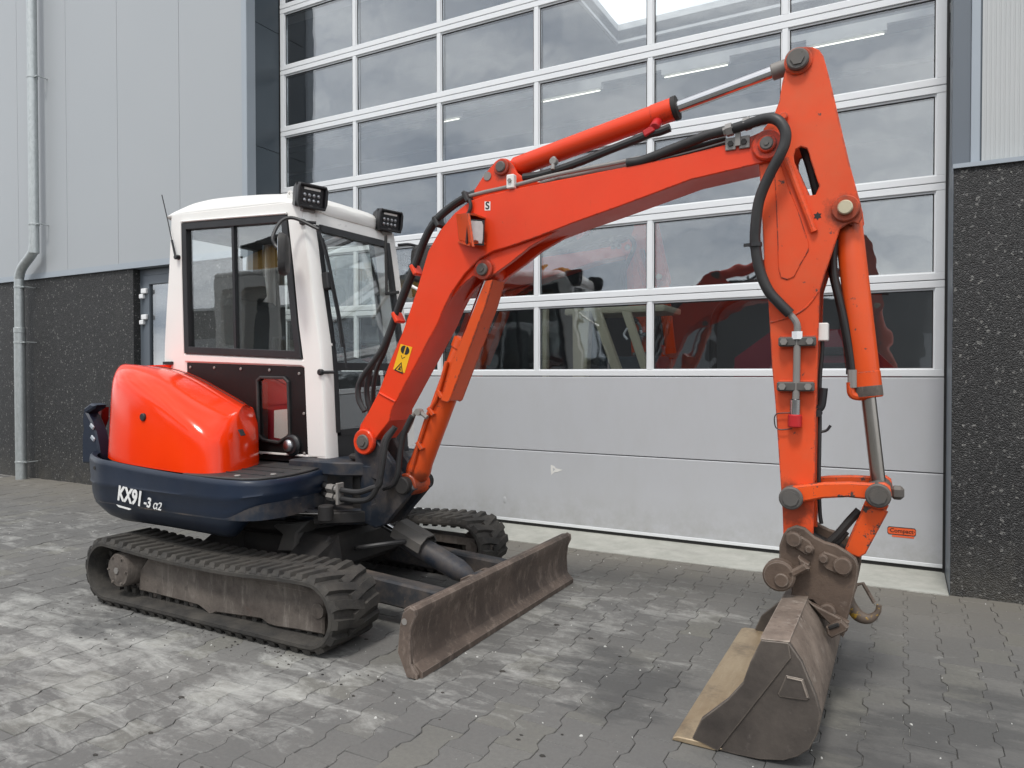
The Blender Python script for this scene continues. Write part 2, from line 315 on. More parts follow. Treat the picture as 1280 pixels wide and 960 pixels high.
# ------------------------------------------------------------------ mesh helpers
WL = {}
def obj(name, bm, mat, parent=None, smooth=32, origin=None, label=None, sub=0):
    me = bpy.data.meshes.new(name)
    bmesh.ops.recalc_face_normals(bm, faces=bm.faces[:])
    lo = Vector((1e9,) * 3); hi = -lo
    for v in bm.verts:
        for i in range(3): lo[i] = min(lo[i], v.co[i]); hi[i] = max(hi[i], v.co[i])
    c = Vector(origin) if origin else (lo + hi) / 2
    bmesh.ops.translate(bm, verts=bm.verts[:], vec=-c)
    bm.to_mesh(me); bm.free()
    if smooth:
        me.polygons.foreach_set('use_smooth', [True] * len(me.polygons)); me.set_sharp_from_angle(angle=R(smooth))
    mats = mat if isinstance(mat, (list, tuple)) else [mat]
    for m in mats: me.materials.append(M[m] if isinstance(m, str) else m)
    o = bpy.data.objects.new(name, me); COL.objects.link(o)
    if parent: o.parent = parent; o.location = c - WL[parent.name]
    else: o.location = c
    WL[o.name] = c
    if label: o['label'] = label
    if sub:
        md = o.modifiers.new('smooth', 'SUBSURF'); md.levels = sub; md.render_levels = sub
    return o
def empty(name, loc, label, cat, group=None):
    o = bpy.data.objects.new(name, None); COL.objects.link(o); o.location = loc; WL[o.name] = Vector(loc)
    o['label'] = label; o['category'] = cat
    if group: o['group'] = group
    return o
def NB(): return bmesh.new()
def box(bm, x0, x1, y0, y1, z0, z1, bev=0, seg=1):
    r = bmesh.ops.create_cube(bm, size=1); vs = r['verts']
    for v in vs: v.co = Vector(((x0 + x1) / 2 + v.co.x * (x1 - x0), (y0 + y1) / 2 + v.co.y * (y1 - y0), (z0 + z1) / 2 + v.co.z * (z1 - z0)))
    if bev:
        es = {e for v in vs for e in v.link_edges}
        bmesh.ops.bevel(bm, geom=list(es), offset=bev, segments=seg, affect='EDGES', profile=.6)
    return bm
def rbox(bm, c, size, rot, bev=0):
    """box of given size, rotated by matrix/euler, centred on c"""
    n0 = len(bm.verts); r = bmesh.ops.create_cube(bm, size=1); vs = r['verts']
    for v in vs: v.co = Vector((v.co.x * size[0], v.co.y * size[1], v.co.z * size[2]))
    if bev:
        b = bmesh.ops.bevel(bm, geom=list({e for v in vs for e in v.link_edges}), offset=bev, segments=1, affect='EDGES')
    bm.verts.ensure_lookup_table(); mat = rot if isinstance(rot, Matrix) else Matrix.Rotation(rot[2], 3, 'Z') @ Matrix.Rotation(rot[1], 3, 'Y') @ Matrix.Rotation(rot[0], 3, 'X')
    for v in bm.verts[n0:]: v.co = mat @ v.co + Vector(c)
    return bm
def prism(bm, poly, y0, y1, bev=0, axis='y', holes=(), seg=1):
    """polygon (two coordinates) extruded along an axis; axis y: (x,z); axis z: (x,y); axis x: (y,z)"""
    f = {'y': lambda a, b, d: Vector((a, d, b)), 'z': lambda a, b, d: Vector((a, b, d)), 'x': lambda a, b, d: Vector((d, a, b))}[axis]
    loops = [poly] + list(holes); edges = []; rim = []
    A = [[bm.verts.new(f(a, b, y0)) for a, b in lp] for lp in loops]
    if holes:
        for lp in A:
            for i in range(len(lp)): edges.append(bm.edges.new((lp[i], lp[(i + 1) % len(lp)])))
        r = bmesh.ops.triangle_fill(bm, edges=edges, use_beauty=True, use_dissolve=False)
        fs = [g for g in r['geom'] if isinstance(g, bmesh.types.BMFace)]
    else: fs = [bm.faces.new(A[0])]
    r = bmesh.ops.extrude_face_region(bm, geom=fs)
    nv = [g for g in r['geom'] if isinstance(g, bmesh.types.BMVert)]
    d = f(0, 0, y1) - f(0, 0, y0)
    for v in nv: v.co += d
    if bev:
        vs = set(nv) | {v for lp in A for v in lp}
        nf = {f2 for v in vs for f2 in v.link_faces}
        bmesh.ops.recalc_face_normals(bm, faces=list(nf))
        es = [e for v in vs for e in v.link_edges if len(e.link_faces) == 2 and e.calc_face_angle(0) > .6]
        es = [e for e in set(es) if abs((e.verts[0].co - e.verts[1].co).dot(d.normalized())) < 1e-5]
        if es: bmesh.ops.bevel(bm, geom=es, offset=bev, segments=seg, affect='EDGES')
    return bm
def frame_of(d):
    d = d.normalized(); up = Vector((0, 0, 1)) if abs(d.z) < .9 else Vector((1, 0, 0))
    a = d.cross(up).normalized(); return a, d.cross(a).normalized()
def lathe(bm, p0, p1, prof, seg=20):
    """prof: list of (t along axis in metres from p0, radius)"""
    p0 = Vector(p0); d = (Vector(p1) - p0).normalized(); a, b = frame_of(d); rings = []
    for tt, r in prof:
        rings.append([bm.verts.new(p0 + d * tt + (a * math.cos(2 * math.pi * i / seg) + b * math.sin(2 * math.pi * i / seg)) * max(r, 1e-4)) for i in range(seg)])
    for k in range(len(rings) - 1):
        for i in range(seg): bm.faces.new((rings[k][i], rings[k][(i + 1) % seg], rings[k + 1][(i + 1) % seg], rings[k + 1][i]))
    bm.faces.new(rings[0][::-1]); bm.faces.new(rings[-1]); return bm
def cyl(bm, p0, p1, r, seg=20, bev=.0, r1=None):
    ln = (Vector(p1) - Vector(p0)).length; r1 = r if r1 is None else r1
    return lathe(bm, p0, p1, [(0, r - bev), (bev, r), (ln - bev, r1), (ln, r1 - bev)] if bev else [(0, r), (ln, r1)], seg)
def catmull(pts, n=6):
    P = [Vector(p) for p in pts]; P = [P[0] * 2 - P[1]] + P + [P[-1] * 2 - P[-2]]; out = []
    for i in range(1, len(P) - 2):
        for k in range(n):
            t = k / n; a, b, c, d = P[i - 1:i + 3]
            out.append(.5 * (2 * b + (c - a) * t + (2 * a - 5 * b + 4 * c - d) * t * t + (3 * b - a - 3 * c + d) * t ** 3))
    return out + [P[-2]]
def tube(bm, pts, r, seg=10, n=6, smooth=True):
    P = catmull(pts, n) if smooth and len(pts) > 2 else [Vector(p) for p in pts]
    rings = []; a = None
    for i, p in enumerate(P):
        d = (P[min(i + 1, len(P) - 1)] - P[max(i - 1, 0)]).normalized()
        if a is None: a, b = frame_of(d)
        else:
            a = (a - d * a.dot(d)).normalized(); b = d.cross(a)
        rings.append([bm.verts.new(p + (a * math.cos(2 * math.pi * k / seg) + b * math.sin(2 * math.pi * k / seg)) * r) for k in range(seg)])
    for j in range(len(rings) - 1):
        for k in range(seg): bm.faces.new((rings[j][k], rings[j][(k + 1) % seg], rings[j + 1][(k + 1) % seg], rings[j + 1][k]))
    bm.faces.new(rings[0][::-1]); bm.faces.new(rings[-1]); return bm
def xz(pts, y): return [(p[0], y, p[1]) for p in pts]
def loft(bm, secs, closed=False, cap=True):
    rings = [[bm.verts.new(Vector(p)) for p in s] for s in secs]; n = len(rings[0])
    for j in range(len(rings) - 1):
        for k in range(n if closed else n - 1):
            bm.faces.new((rings[j][k], rings[j][(k + 1) % n], rings[j + 1][(k + 1) % n], rings[j + 1][k]))
    if cap and closed: bm.faces.new(rings[0][::-1]); bm.faces.new(rings[-1])
    return rings
def text_bm(s, size, depth=.001, shear=0, bold=0):
    cu = bpy.data.curves.new('txt', 'FONT'); cu.body = s; cu.size = size; cu.extrude = depth; cu.shear = shear; cu.offset = bold; cu.align_x = 'CENTER'; cu.align_y = 'CENTER'
    o = bpy.data.objects.new('txt', cu); COL.objects.link(o)
    dg = bpy.context.evaluated_depsgraph_get(); me = bpy.data.meshes.new_from_object(o.evaluated_get(dg))
    bm = NB(); bm.from_mesh(me); bpy.data.objects.remove(o); bpy.data.meshes.remove(me); bpy.data.curves.remove(cu); return bm
def place(bm, mat, loc):
    for v in bm.verts: v.co = mat @ v.co + Vector(loc)
    return bm
def arc(cx, cz, r, a0, a1, n=8): return [(cx + r * math.cos(R(a0 + (a1 - a0) * i / n)), cz + r * math.sin(R(a0 + (a1 - a0) * i / n))) for i in range(n + 1)]
XZ = Matrix(((1, 0, 0), (0, 0, -1), (0, 1, 0)))     # text plane xy -> world xz, facing -y

# ================================================================== SETTING
def structure(o): o['kind'] = 'structure'; return o
bm = NB()
g = 400
for a, b in ((-g, g),): 
    vs = [bm.verts.new(p) for p in ((-g, -g, -.006), (g, -g, -.006), (g, g, -.006), (-g, g, -.006))]; bm.faces.new(vs)
ground = structure(obj('ground', bm, 'sand', smooth=0, label='grey concrete paving in front of the hall, dusty with white powder'))

PX, PYL = .138, .19                         # paver column pitch and length
def paver_bm(bm, cx, cy, dz, tone=None, lay=None, tilt=(0, 0)):
    g = .0009; we, wm, hl = .079 - g, .059 - g, PYL / 2 - g
    out = [(we, -hl), (we, -.061), (wm, -.034), (wm, .034), (we, .061), (we, hl), (-we, hl), (-we, .061), (-wm, .034), (-wm, -.034), (-we, -.061), (-we, -hl)]
    b = .0016
    top = [bm.verts.new((cx + x - math.copysign(b, x), cy + y - math.copysign(b, y) * (abs(y) > .05), dz + x * tilt[0] + y * tilt[1])) for x, y in out]
    mid = [bm.verts.new((cx + x, cy + y, dz - .003 + x * tilt[0] + y * tilt[1])) for x, y in out]
    low = [bm.verts.new((cx + x, cy + y, -.03)) for x, y in out]
    fs = [bm.faces.new(top)]
    for A, B in ((mid, top), (low, mid)):
        for i in range(12): fs.append(bm.faces.new((A[i], A[(i + 1) % 12], B[(i + 1) % 12], B[i])))
    if lay is not None:
        for f in fs:
            for l in f.loops: l[lay] = (tone, tone, tone, 1)
cx0, cy0 = 5.5077, -5.2907
fwd = Vector((-math.sin(R(28.496)), math.cos(R(28.496)))); rgt = Vector((math.cos(R(28.496)), math.sin(R(28.496))))
cells = []
for i in range(-62, 22):
    for j in range(-22, 24):
        x = 4.4925 + PX * i; y = -2.495 - .095 + PYL * j + (.095 if i % 2 else 0)
        lim = -.30 if x < -.1 else -.40
        if y + .095 > lim + (.20 if x < -.1 else .19) * 0 or y < -5.4: continue
        d = (x - cx0) * fwd.x + (y - cy0) * fwd.y; s_ = (x - cx0) * rgt.x + (y - cy0) * rgt.y
        if d < .9: continue
        if abs(s_) > d * .72 + 1.2: continue
        py = 480 + 900 * 1.273 / d + 15; inside = abs(s_) / d < .725 and py < 985
        cells.append((0 if inside else 1, d, x, y))
cells.sort()
ridx = {}
bmP = NB(); paver_bm(bmP, 0, 0, 0)
pav0 = None
bmF = NB(); lay = bmF.loops.layers.color.new('tone')
for n, (fl, d, x, y) in enumerate(cells):
    dz = random.gauss(0, .0011); tl = (random.gauss(0, .006), random.gauss(0, .005))
    if n < 300 and fl == 0:
        if pav0 is None:
            pav0 = obj('paver', bmP, 'paver', ground, smooth=0, origin=(0, 0, 0)); o = pav0
        else:
            o = pav0.copy(); COL.objects.link(o)
        o.location = Vector((x, y, dz)) - WL['ground']
        o.rotation_euler = (tl[1], -tl[0], random.gauss(0, .006))
    else: paver_bm(bmF, x + random.gauss(0, .0008), y, dz, random.random(), lay, tl)
pf = obj('paver_field', bmF, 'paver', ground, smooth=0); pf['kind'] = 'stuff'

# loose white chips and dark specks on the paving
bm = NB()
for i in range(520):
    d = random.uniform(1.9, 6.5); s_ = random.uniform(-.75, .75) * d
    x = cx0 + fwd.x * d + rgt.x * s_; y = cy0 + fwd.y * d + rgt.y * s_
    if y > -.6: continue
    if noise.noise((x * .9, y * .9, 3)) < -.12: continue
    r = random.choice((.0015, .002, .0025, .003, .005)); a = random.uniform(0, 6.3); e = random.uniform(.5, 1.6)
    c, s2 = math.cos(a), math.sin(a)
    pts = [(c * r * e * u - s2 * r * v, s2 * r * e * u + c * r * v) for u, v in ((1, .2), (.3, .9), (-.8, .6), (-1, -.4), (0, -1))]
    lo = [bm.verts.new((x + p, y + q, -.002)) for p, q in pts]; hi = [bm.verts.new((x + p * .6, y + q * .6, r * .7)) for p, q in pts]
    bm.faces.new(hi)
    for k in range(5): bm.faces.new((lo[k], lo[(k + 1) % 5], hi[(k + 1) % 5], hi[k]))
t = NT('white_chips'); M['chips'] = t.bsdf((.55, .55, .52), .8)
ch = obj('stone_chips', bm, 'chips', smooth=0); ch['kind'] = 'stuff'; ch['label'] = 'loose white stone chips scattered over the grey paving'
bm = NB()
for i in range(250):
    d = random.uniform(1.9, 5.0); s_ = random.uniform(-.75, .65) * d
    x = cx0 + fwd.x * d + rgt.x * s_; y = cy0 + fwd.y * d + rgt.y * s_
    r = random.choice((.004, .006, .008, .011))
    if i > 160:
        x = random.uniform(1.35, 3.75); y = -2.925 - random.expovariate(14); r = random.choice((.002, .002, .003, .005))
    elif y > -.6 or noise.noise((x * 1.3, y * 1.3, 9)) < .0: continue; a = random.uniform(0, 6.3); c, s2 = math.cos(a), math.sin(a)
    pts = [(c * r * 1.5 * u - s2 * r * v, s2 * r * 1.5 * u + c * r * v) for u, v in ((1, .2), (.3, .9), (-.8, .6), (-1, -.4), (0, -1))]
    lo = [bm.verts.new((x + p, y + q, -.002)) for p, q in pts]; hi = [bm.verts.new((x + p * .7, y + q * .7, .003)) for p, q in pts]
    bm.faces.new(hi)
    for k in range(5): bm.faces.new((lo[k], lo[(k + 1) % 5], hi[(k + 1) % 5], hi[k]))
ch = obj('dirt_crumbs', bm, 'tread', smooth=0); ch['kind'] = 'stuff'; ch['label'] = 'dark crumbs of mud lying on the grey paving'

# concrete threshold in front of the big door
bm = NB(); n = 30
box(bm, .02, 5.745, -.535, .9, -.08, .006)
th = structure(obj('threshold', bm, 'threshold', smooth=0, label='pale worn concrete threshold strip below the big door'))
bm = NB(); box(bm, -7.9, 11.9, .9, 11.95, -.08, .004)
structure(obj('hall_floor', bm, 'hallfloor', smooth=0))

# ------------------------------------------------------------------ the hall
hall = empty('industrial_hall', (2.9, 0, 0), 'grey industrial hall with a tall glazed overhead door and dark pebbledash base', 'building')
FY = -.42                                   # face of the left cladding
PT = 2.412                                  # top of the pebbledash base
sx = [p[0] for p in [(-3.978, 4.831), (-2.965, 4.635), (-2.015, 4.451), (-0.994, 4.254)]] + [-.076]
sx = [sx[0] - .98 * k for k in range(4, 0, -1)] + sx
for a, b in zip(sx[:-1], sx[1:]):
    bm = NB(); box(bm, a + .002, b - .002, FY, FY + .10, PT, 7.4, .003)
    obj('cladding_panel', bm, 'clad', hall, smooth=0)
bm = NB(); box(bm, -8.5, -.06, FY + .035, FY + .11, PT - .012, 7.4); obj('wall_core', bm, 'anth', hall, smooth=0)
bm = NB(); prism(bm, [(FY - .006, PT - .017), (FY + .12, PT - .017), (FY + .12, PT - .003), (FY + .004, PT - .003), (FY + .004, PT + .048), (FY - .006, PT + .048)], -8.5, -.075, axis='x'); obj('drip_flashing', bm, 'trim', hall, smooth=0)
DX0, DX1 = -1.795, -.86
bm = NB(); box(bm, -8.5, DX0 - .001, FY + .02, FY + .32, -.05, PT - .019); obj('pebbledash_base', bm, 'pebble', hall, smooth=0)
bm = NB(); box(bm, DX1 + .001, -.06, FY + .02, FY + .32, -.05, PT - .019); obj('pebbledash_base', bm, 'pebble', hall, smooth=0)
bm = NB(); box(bm, -.074, -.004, FY - .012, FY + .10, -.04, 7.4, .004); obj('corner_trim', bm, 'trim', hall, smooth=0)
zz = [-.04, 1.1, 2.28, 3.47, 4.66, 5.85, 7.4]
for a, b in zip(zz[:-1], zz[1:]):
    bm = NB(); box(bm, -.10, -.008, FY + .102, -.02, a + .002, b - .002, .002); obj('reveal_panel', bm, 'anth', hall, smooth=0)
bm = NB(); box(bm, -.06, -.012, -.06, .05, -.03, 7.4); obj('door_track_post', bm, 'gasket', hall, smooth=0)

# right side: dark band, trim, ribbed cladding over a protruding pebbledash base
bm = NB(); box(bm, 5.765, 5.85, -.118, .2, -.03, 7.4, .002); obj('reveal_panel', bm, 'anth2', hall, smooth=0)
bm = NB(); box(bm, 5.851, 6.2, -.40, .2, 2.30, 7.4); obj('wall_core', bm, 'anth', hall, smooth=0)
bm = NB(); box(bm, 5.749, 5.838, -.395, -.12, 2.30, 7.4, .002); obj('reveal_panel', bm, 'anth2', hall, smooth=0)
bm = NB(); box(bm, 5.839, 5.884, -.404, -.20, 2.30, 7.4, .003); obj('corner_trim', bm, 'trim', hall, smooth=0)
x = 5.892; k = 0
bm = NB(); pr = []
while x < 8.9:
    pr += [(x, -.405), (x + .011, -.405), (x + .0125, -.4025), (x + .0205, -.4025)]; x += .022
pr += [(8.9, -.36), (5.892, -.36)]
prism(bm, pr, 2.30, 7.4, axis='z'); obj('ribbed_cladding', bm, 'clad2', hall, smooth=0)
bm = NB(); box(bm, 5.752, 9.5, -.512, -.05, -.05, 2.416); obj('pebbledash_base', bm, 'pebble', hall, smooth=0)
bm = NB(); prism(bm, [(-.528, 2.418), (-.528, 2.442), (-.385, 2.452), (-.385, 2.418)], 5.748, 9.5, axis='x'); obj('sill_cap', bm, 'trim', hall, smooth=0)
bm = NB(); box(bm, 5.735, 5.749, -.02, .05, -.03, 7.4); obj('door_track_post', bm, 'gasket', hall, smooth=0)
bm = NB(); box(bm, 5.7495, 5.7515, -.515, -.02, .0, 2.42); obj('edge_strip', bm, 'anth2', hall, smooth=0)
# upper wall, inner shell, roof with skylight
bm = NB(); box(bm, -.06, 5.76, -.3, .06, 5.62, 7.4); obj('lintel_panel', bm, 'anth', hall, smooth=0)
bm = NB()
box(bm, -8.5, -.101, -.09, -.02, -.05, 7.4); box(bm, 5.852, 12.5, .0, .25, -.05, 7.4)
box(bm, -8.5, 12.5, 12, 12.3, -.05, 7.4); box(bm, -8.5, -8.2, -.02, 12, -.05, 7.4); box(bm, 12.2, 12.5, .25, 12, -.05, 7.4)
obj('inner_wall', bm, 'innergrey', hall, smooth=0)
bm = NB()
SX0, SX1, SY0, SY1 = 1.75, 5.6, 2.3, 4.95
box(bm, -8.5, SX0, .06, 12.3, 6.2, 6.35); box(bm, SX1, 6.4, .06, 12.3, 6.2, 6.35); box(bm, 11.6, 12.5, .06, 12.3, 6.2, 6.35); box(bm, 6.4, 11.6, .06, .6, 6.2, 6.35); box(bm, 6.4, 11.6, 11.4, 12.3, 6.2, 6.35)  # right-hand gap is an added, unseen roof opening that brightens the hall
box(bm, SX0, SX1, .06, SY0, 6.2, 6.35); box(bm, SX0, SX1, SY1, 12.3, 6.2, 6.35)
obj('roof_deck', bm, 'innergrey', hall, smooth=0)
bm = NB()
box(bm, SX0 - .04, SX0, SY0, SY1, 6.16, 6.44); box(bm, SX1, SX1 + .04, SY0, SY1, 6.16, 6.44)
box(bm, SX0 - .04, SX1 + .04, SY1, SY1 + .04, 6.16, 6.44); box(bm, SX0 - .04, SX1 + .04, SY0 - .04, SY0, 6.16, 6.44)
obj('skylight_curb', bm, 'innerwhite', hall, smooth=0)
for yb in (1.4, 6.6):
    bm = NB(); box(bm, -8.2, 12.2, yb, yb + .16, 5.75, 6.18); obj('roof_beam', bm, 'innerwhite', hall, smooth=0)

# ------------------------------------------------------------------ overhead door
CW = .95611; HS = .61; H0 = .6023; Z0 = .03
bm = NB(); box(bm, -.004, 5.7405, -.004, .03, .004, Z0 + .001); door = obj('overhead_door', bm, 'gasket', hall, smooth=0, label='white overhead door with two solid sections below six columns of glass')
W = CW * 6
seam = [Z0, Z0 + H0] + [Z0 + H0 + HS * i for i in range(1, 9)]
g = .004
for k in range(2):
    bm = NB(); z0, z1 = seam[k] + (0.026 if k == 0 else g), seam[k + 1] - g
    if k == 1: z1 = seam[2] - g
    # gently profiled skin
    prism(bm, [(-.012, z0), (-.012, z1 - .006), (-.006, z1), (.045, z1), (.045, z0)], .0, W, axis='x')
    obj('solid_section', bm, 'doorskin', door, smooth=0)
bm = NB(); box(bm, 0, W, -.016, .045, seam[0] + .002, seam[0] + .0255, .002); obj('bottom_rail', bm, 'alu', door, smooth=0)
pane0 = None
for k in range(2, 9):
    z0, z1 = seam[k] + g * .6, seam[k + 1] - g * .6
    bm = NB()
    rail, sti, mul = .045, .054, .020
    # rails, stiles and mullions butt together, each with a stepped glazing bead
    box(bm, 0, W, -.014, .040, z0, z0 + rail, .003); box(bm, 0, W, -.014, .040, z1 - rail, z1, .003)
    for i in range(7):
        a, b = (i * CW - mul, i * CW + mul)
        if i == 0: a, b = 0, sti
        if i == 6: a, b = W - sti, W
        box(bm, a, b, -.0125, .038, z0 + rail - .0005, z1 - rail + .0005, .003)
    for i in range(6):
        a = sti if i == 0 else i * CW + mul; b = W - sti if i == 5 else (i + 1) * CW - mul
        for (u0, u1, v0, v1) in ((a - .001, a + .008, z0 + rail, z1 - rail), (b - .008, b + .001, z0 + rail, z1 - rail), (a + .0085, b - .0085, z0 + rail - .001, z0 + rail + .008), (a + .0085, b - .0085, z1 - rail - .012, z1 - rail + .001)):
            box(bm, u0, u1, .000, .034, v0, v1)
    obj('section_frame', bm, 'alu', door, smooth=0)
    for i in range(6):
        a = sti if i == 0 else i * CW + mul; b = W - sti if i == 5 else (i + 1) * CW - mul
        a += .009; b -= .009; zc = (z0 + z1) / 2
        bm = NB(); box(bm, a, b, .010, .026, z0 + rail + .009, z1 - rail - .013)
        o = obj('window_pane', bm, 'pane', door, smooth=0)
        bm = NB(); m_ = .006
        for (u0, u1, v0, v1) in ((a, a + m_, z0 + rail + .009, z1 - rail - .013), (b - m_, b, z0 + rail + .009, z1 - rail - .013), (a + m_, b - m_, z1 - rail - .013 - m_, z1 - rail - .013)):
            box(bm, u0, u1, .006, .0095, v0, v1)
        obj('pane_gasket', bm, 'gasket', door, smooth=0)
# marks on the door: torn silver patch, dent, orange sticker with its lettering
bm = NB(); prism(bm, [(3.000, .522), (3.03, .514), (3.045, .497), (3.105, .487), (3.06, .468), (3.03, .462), (3.006, .440), (3.000, .48)], -.0135, -.0121, holes=([(3.018, .498), (3.04, .490), (3.022, .470)],)); obj('torn_tape', bm, 'label', door, smooth=0)
bm = NB(); bmesh.ops.create_uvsphere(bm, u_segments=12, v_segments=8, radius=.02)
for v in bm.verts: v.co = Vector((v.co.x * .9 + 2.57, v.co.y * .25 - .011, v.co.z * 1.5 + .20))
obj('dent', bm, 'doorskin', door, smooth=60)
sk = [(5.425 + (5.589 - 5.425) * u, .243 + .026 * v) for u, v in ((.05, -1), (.95, -1), (1, -.6), (1, .6), (.95, 1), (.05, 1), (0, .6), (0, -.6))]
bm = NB(); prism(bm, sk, -.0135, -.0121); st = obj('door_sticker', bm, 'ink', door, smooth=0)
bm = NB(); prism(bm, [(5.507 + (x - 5.507) * .965, .243 + (z - .243) * .80) for x, z in sk], -.0142, -.0136); obj('sticker_face', bm, 'sticker_o', door, smooth=0)
bm = NB(); box(bm, 5.452, 5.578, -.0136, -.0121, .203, .214); obj('sticker_line', bm, 'sticker_o', door, smooth=0)
bm = text_bm('·Compact·', .036, .0004, 0, .0006); place(bm, XZ, (5.507, -.0146, .244)); obj('sticker_lettering', bm, 'ink', door, smooth=0)

# ------------------------------------------------------------------ side door behind the cab
YD = FY + .10
DT = PT - .024
bm = NB()
prism(bm, [(DX0, 0), (DX1, 0), (DX1, DT), (DX0, DT)], YD, YD + .08, holes=([(DX0 + .066, .02), (DX1 - .066, .02), (DX1 - .066, DT - .066), (DX0 + .066, DT - .066)],))
sdoor = obj('side_door', bm, 'anth2', hall, smooth=0, label='dark grey glazed side door behind the cab')
e0, e1 = DX0 + .069, DX1 - .069
bm = NB(); prism(bm, [(e0, .024), (e1, .024), (e1, DT - .069), (e0, DT - .069)], YD - .012, YD + .05, bev=.003, holes=([(e0 + .10, .5), (e1 - .10, .5), (e1 - .10, DT - .165), (e0 + .10, DT - .165)],)); obj('door_leaf', bm, 'anth2', sdoor, smooth=0)
bm = NB(); box(bm, e0 + .095, e1 - .095, YD + .012, YD + .03, .49, DT - .16); obj('window_pane', bm, 'sidepane', sdoor, smooth=0)
bm = NB(); box(bm, e0 + .105, e1 - .105, YD + .052, YD + .056, .49, DT - .16); obj('blind', bm, 'innergrey', sdoor, smooth=0)
for z in (2.125, 1.845, .5):
    bm = NB(); box(bm, DX0 + .072, DX0 + .156, YD - .045, YD - .013, z, z + .055, .006); obj('hinge', bm, 'hinge', sdoor, smooth=0)
    bm = NB(); box(bm, DX0 + .038, DX0 + .102, YD - .045, YD - .001, z - .052, z - .004, .006); obj('hinge', bm, 'hinge', sdoor, smooth=0)
bm = NB(); box(bm, DX0 + .02, DX1 - .02, YD + .15, YD + .2, 0, DT); obj('door_backing', bm, 'anth', sdoor, smooth=0)

# ------------------------------------------------------------------ downpipe
py_ = FY - .11
uq, lq_ = [(-3.437, 4.223)][0][0], [(-3.767, 1.426)][0][0]
zq = [p[1] for p in [(-3.443, 4.716), (-3.479, 3.008), (-3.766, 2.295), (-3.780, 1.637), (-3.776, 0.209), (-3.776, 1.809)]]
z_hi, z_lo = [(-3.467, 2.755), (-3.746, 2.427)][0][1], [(-3.467, 2.755), (-3.746, 2.427)][1][1]
bm = NB()
tube(bm, [(uq, py_, 7.6), (uq, py_, 5.0), (uq, py_, z_hi + .10), (uq - .008, py_, z_hi + .01), (uq * .87 + lq_ * .13, py_, z_hi - .08), (uq * .35 + lq_ * .65, py_, z_lo + .13), (uq * .12 + lq_ * .88, py_, z_lo + .06), (lq_, py_, z_lo - .03), (lq_, py_, z_lo - .12), (lq_, py_, 1.2), (lq_, py_, -.02)], .052, 24, 6)
pipe = obj('downpipe', bm, 'galv', hall, smooth=50, label='galvanised round downpipe with a sideways swan neck')
bm = NB(); cyl(bm, (lq_, py_, -.02), (lq_, py_, zq[5]), .060, 24, .002); cyl(bm, (lq_, py_, zq[5] - .06), (lq_, py_, zq[5] + .004), .064, 24, .004); obj('pipe_sleeve', bm, 'galv', pipe, smooth=40)
for (xc, z, r) in ((uq, zq[0], .052), (uq, zq[1], .052), (lq_, zq[2], .052), (lq_, zq[3], .060), (lq_, zq[4], .060)):
    bm = NB(); cyl(bm, (xc, py_, z - .012), (xc, py_, z + .012), r + .005, 24, .002)
    box(bm, xc + r, xc + r + .06, py_ - .012, py_ + .012, z - .008, z + .008); cyl(bm, (xc + r + .05, py_, z), (xc + r + .05, FY + .02, z), .007, 8)
    obj('pipe_clamp', bm, 'galv', pipe, smooth=40)

# ------------------------------------------------------------------ things inside the hall
for i, (a, b) in enumerate(((1.127, 1.962), (2.833, 3.613), (4.535, 5.30), (-.60, -.245))):
    t_ = empty('tube_lamp', ((a + b) / 2, 3.69, 5.05), ('lit tube lamp behind the glass, nearest the knuckle of the boom', 'lit tube lamp behind the glass, left of the top arm pin', 'lit tube lamp behind the glass, right of the top arm pin', 'short lit tube lamp behind the glass, farthest left above the cab')[i], 'lamp', 'tube lamps hung inside the hall')
    bm = NB(); cyl(bm, (a, 3.69, 5.0), (b, 3.69, 5.0), .0065, 10); obj('tube', bm, 'tube', t_)
    bm = NB(); box(bm, a - .03, b + .03, 3.65, 3.73, 5.022, 5.09); obj('lamp_housing', bm, 'innerwhite', t_, smooth=0)
bm = NB(); box(bm, -8, 12, 3.66, 3.72, 5.094, 5.17); 
o = obj('lamp_rail', bm, 'innerwhite', hall, smooth=0)

t = NT('cream_paint'); M['cream'] = t.bsdf(t.mix(t.noise(4, 5), (.50, .46, .33), (.60, .56, .42)), .4)
t = NT('dark_red_paint'); M['dkred'] = t.bsdf(t.mix(t.noise(2, 5), (.20, .018, .035), (.30, .03, .05)), .4)
cm = empty('cream_machine', (3.2, .9, 0), 'cream machine with slanted stays parked inside behind the lower panes', 'machine')
Yi = .75
bm = NB(); prism(bm, [(2.852, 1.838), (3.024, 1.830), (2.994, 1.297), (2.908, 0.875), (2.828, 0.873), (2.860, 1.298)], Yi, Yi + .10, bev=.006); obj('cab_post', bm, 'cream', cm)
bm = NB(); prism(bm, [(2.551, 1.865), (2.593, 1.863), (2.593, 0.866), (2.551, 0.865)], Yi, Yi + .06); obj('cab_post', bm, 'cream', cm)
for q in ([(3.060, 1.839), (3.144, 1.836), (3.368, 1.240), (3.280, 1.240)], [(3.353, 1.799), (3.426, 1.796), (3.613, 1.241), (3.549, 1.241)]):
    bm = NB(); prism(bm, q, Yi - .08, Yi - .02, bev=.004); obj('stay', bm, 'cream', cm)
bm = NB(); box(bm, 3.05, 3.62, Yi + .14, Yi + .52, .1, 1.42, .04, 2); obj('body', bm, 'anth', cm)
bm = NB(); box(bm, 2.75, 3.7, Yi + .05, Yi + .58, 1.80, 1.86, .02, 2); obj('roof', bm, 'cream', cm)
bm = NB(); tube(bm, xz([(3.425, 1.556), (3.396, 1.598), (3.425, 1.652)], .62), .010, 8); obj('grab_handle', bm, 'alu', cm)
for xx in (2.9, 3.55):
    bm = NB(); cyl(bm, (xx, Yi + .2, .32), (xx, Yi + .5, .32), .32, 24, .04); obj('wheel', bm, 'rubber', cm)
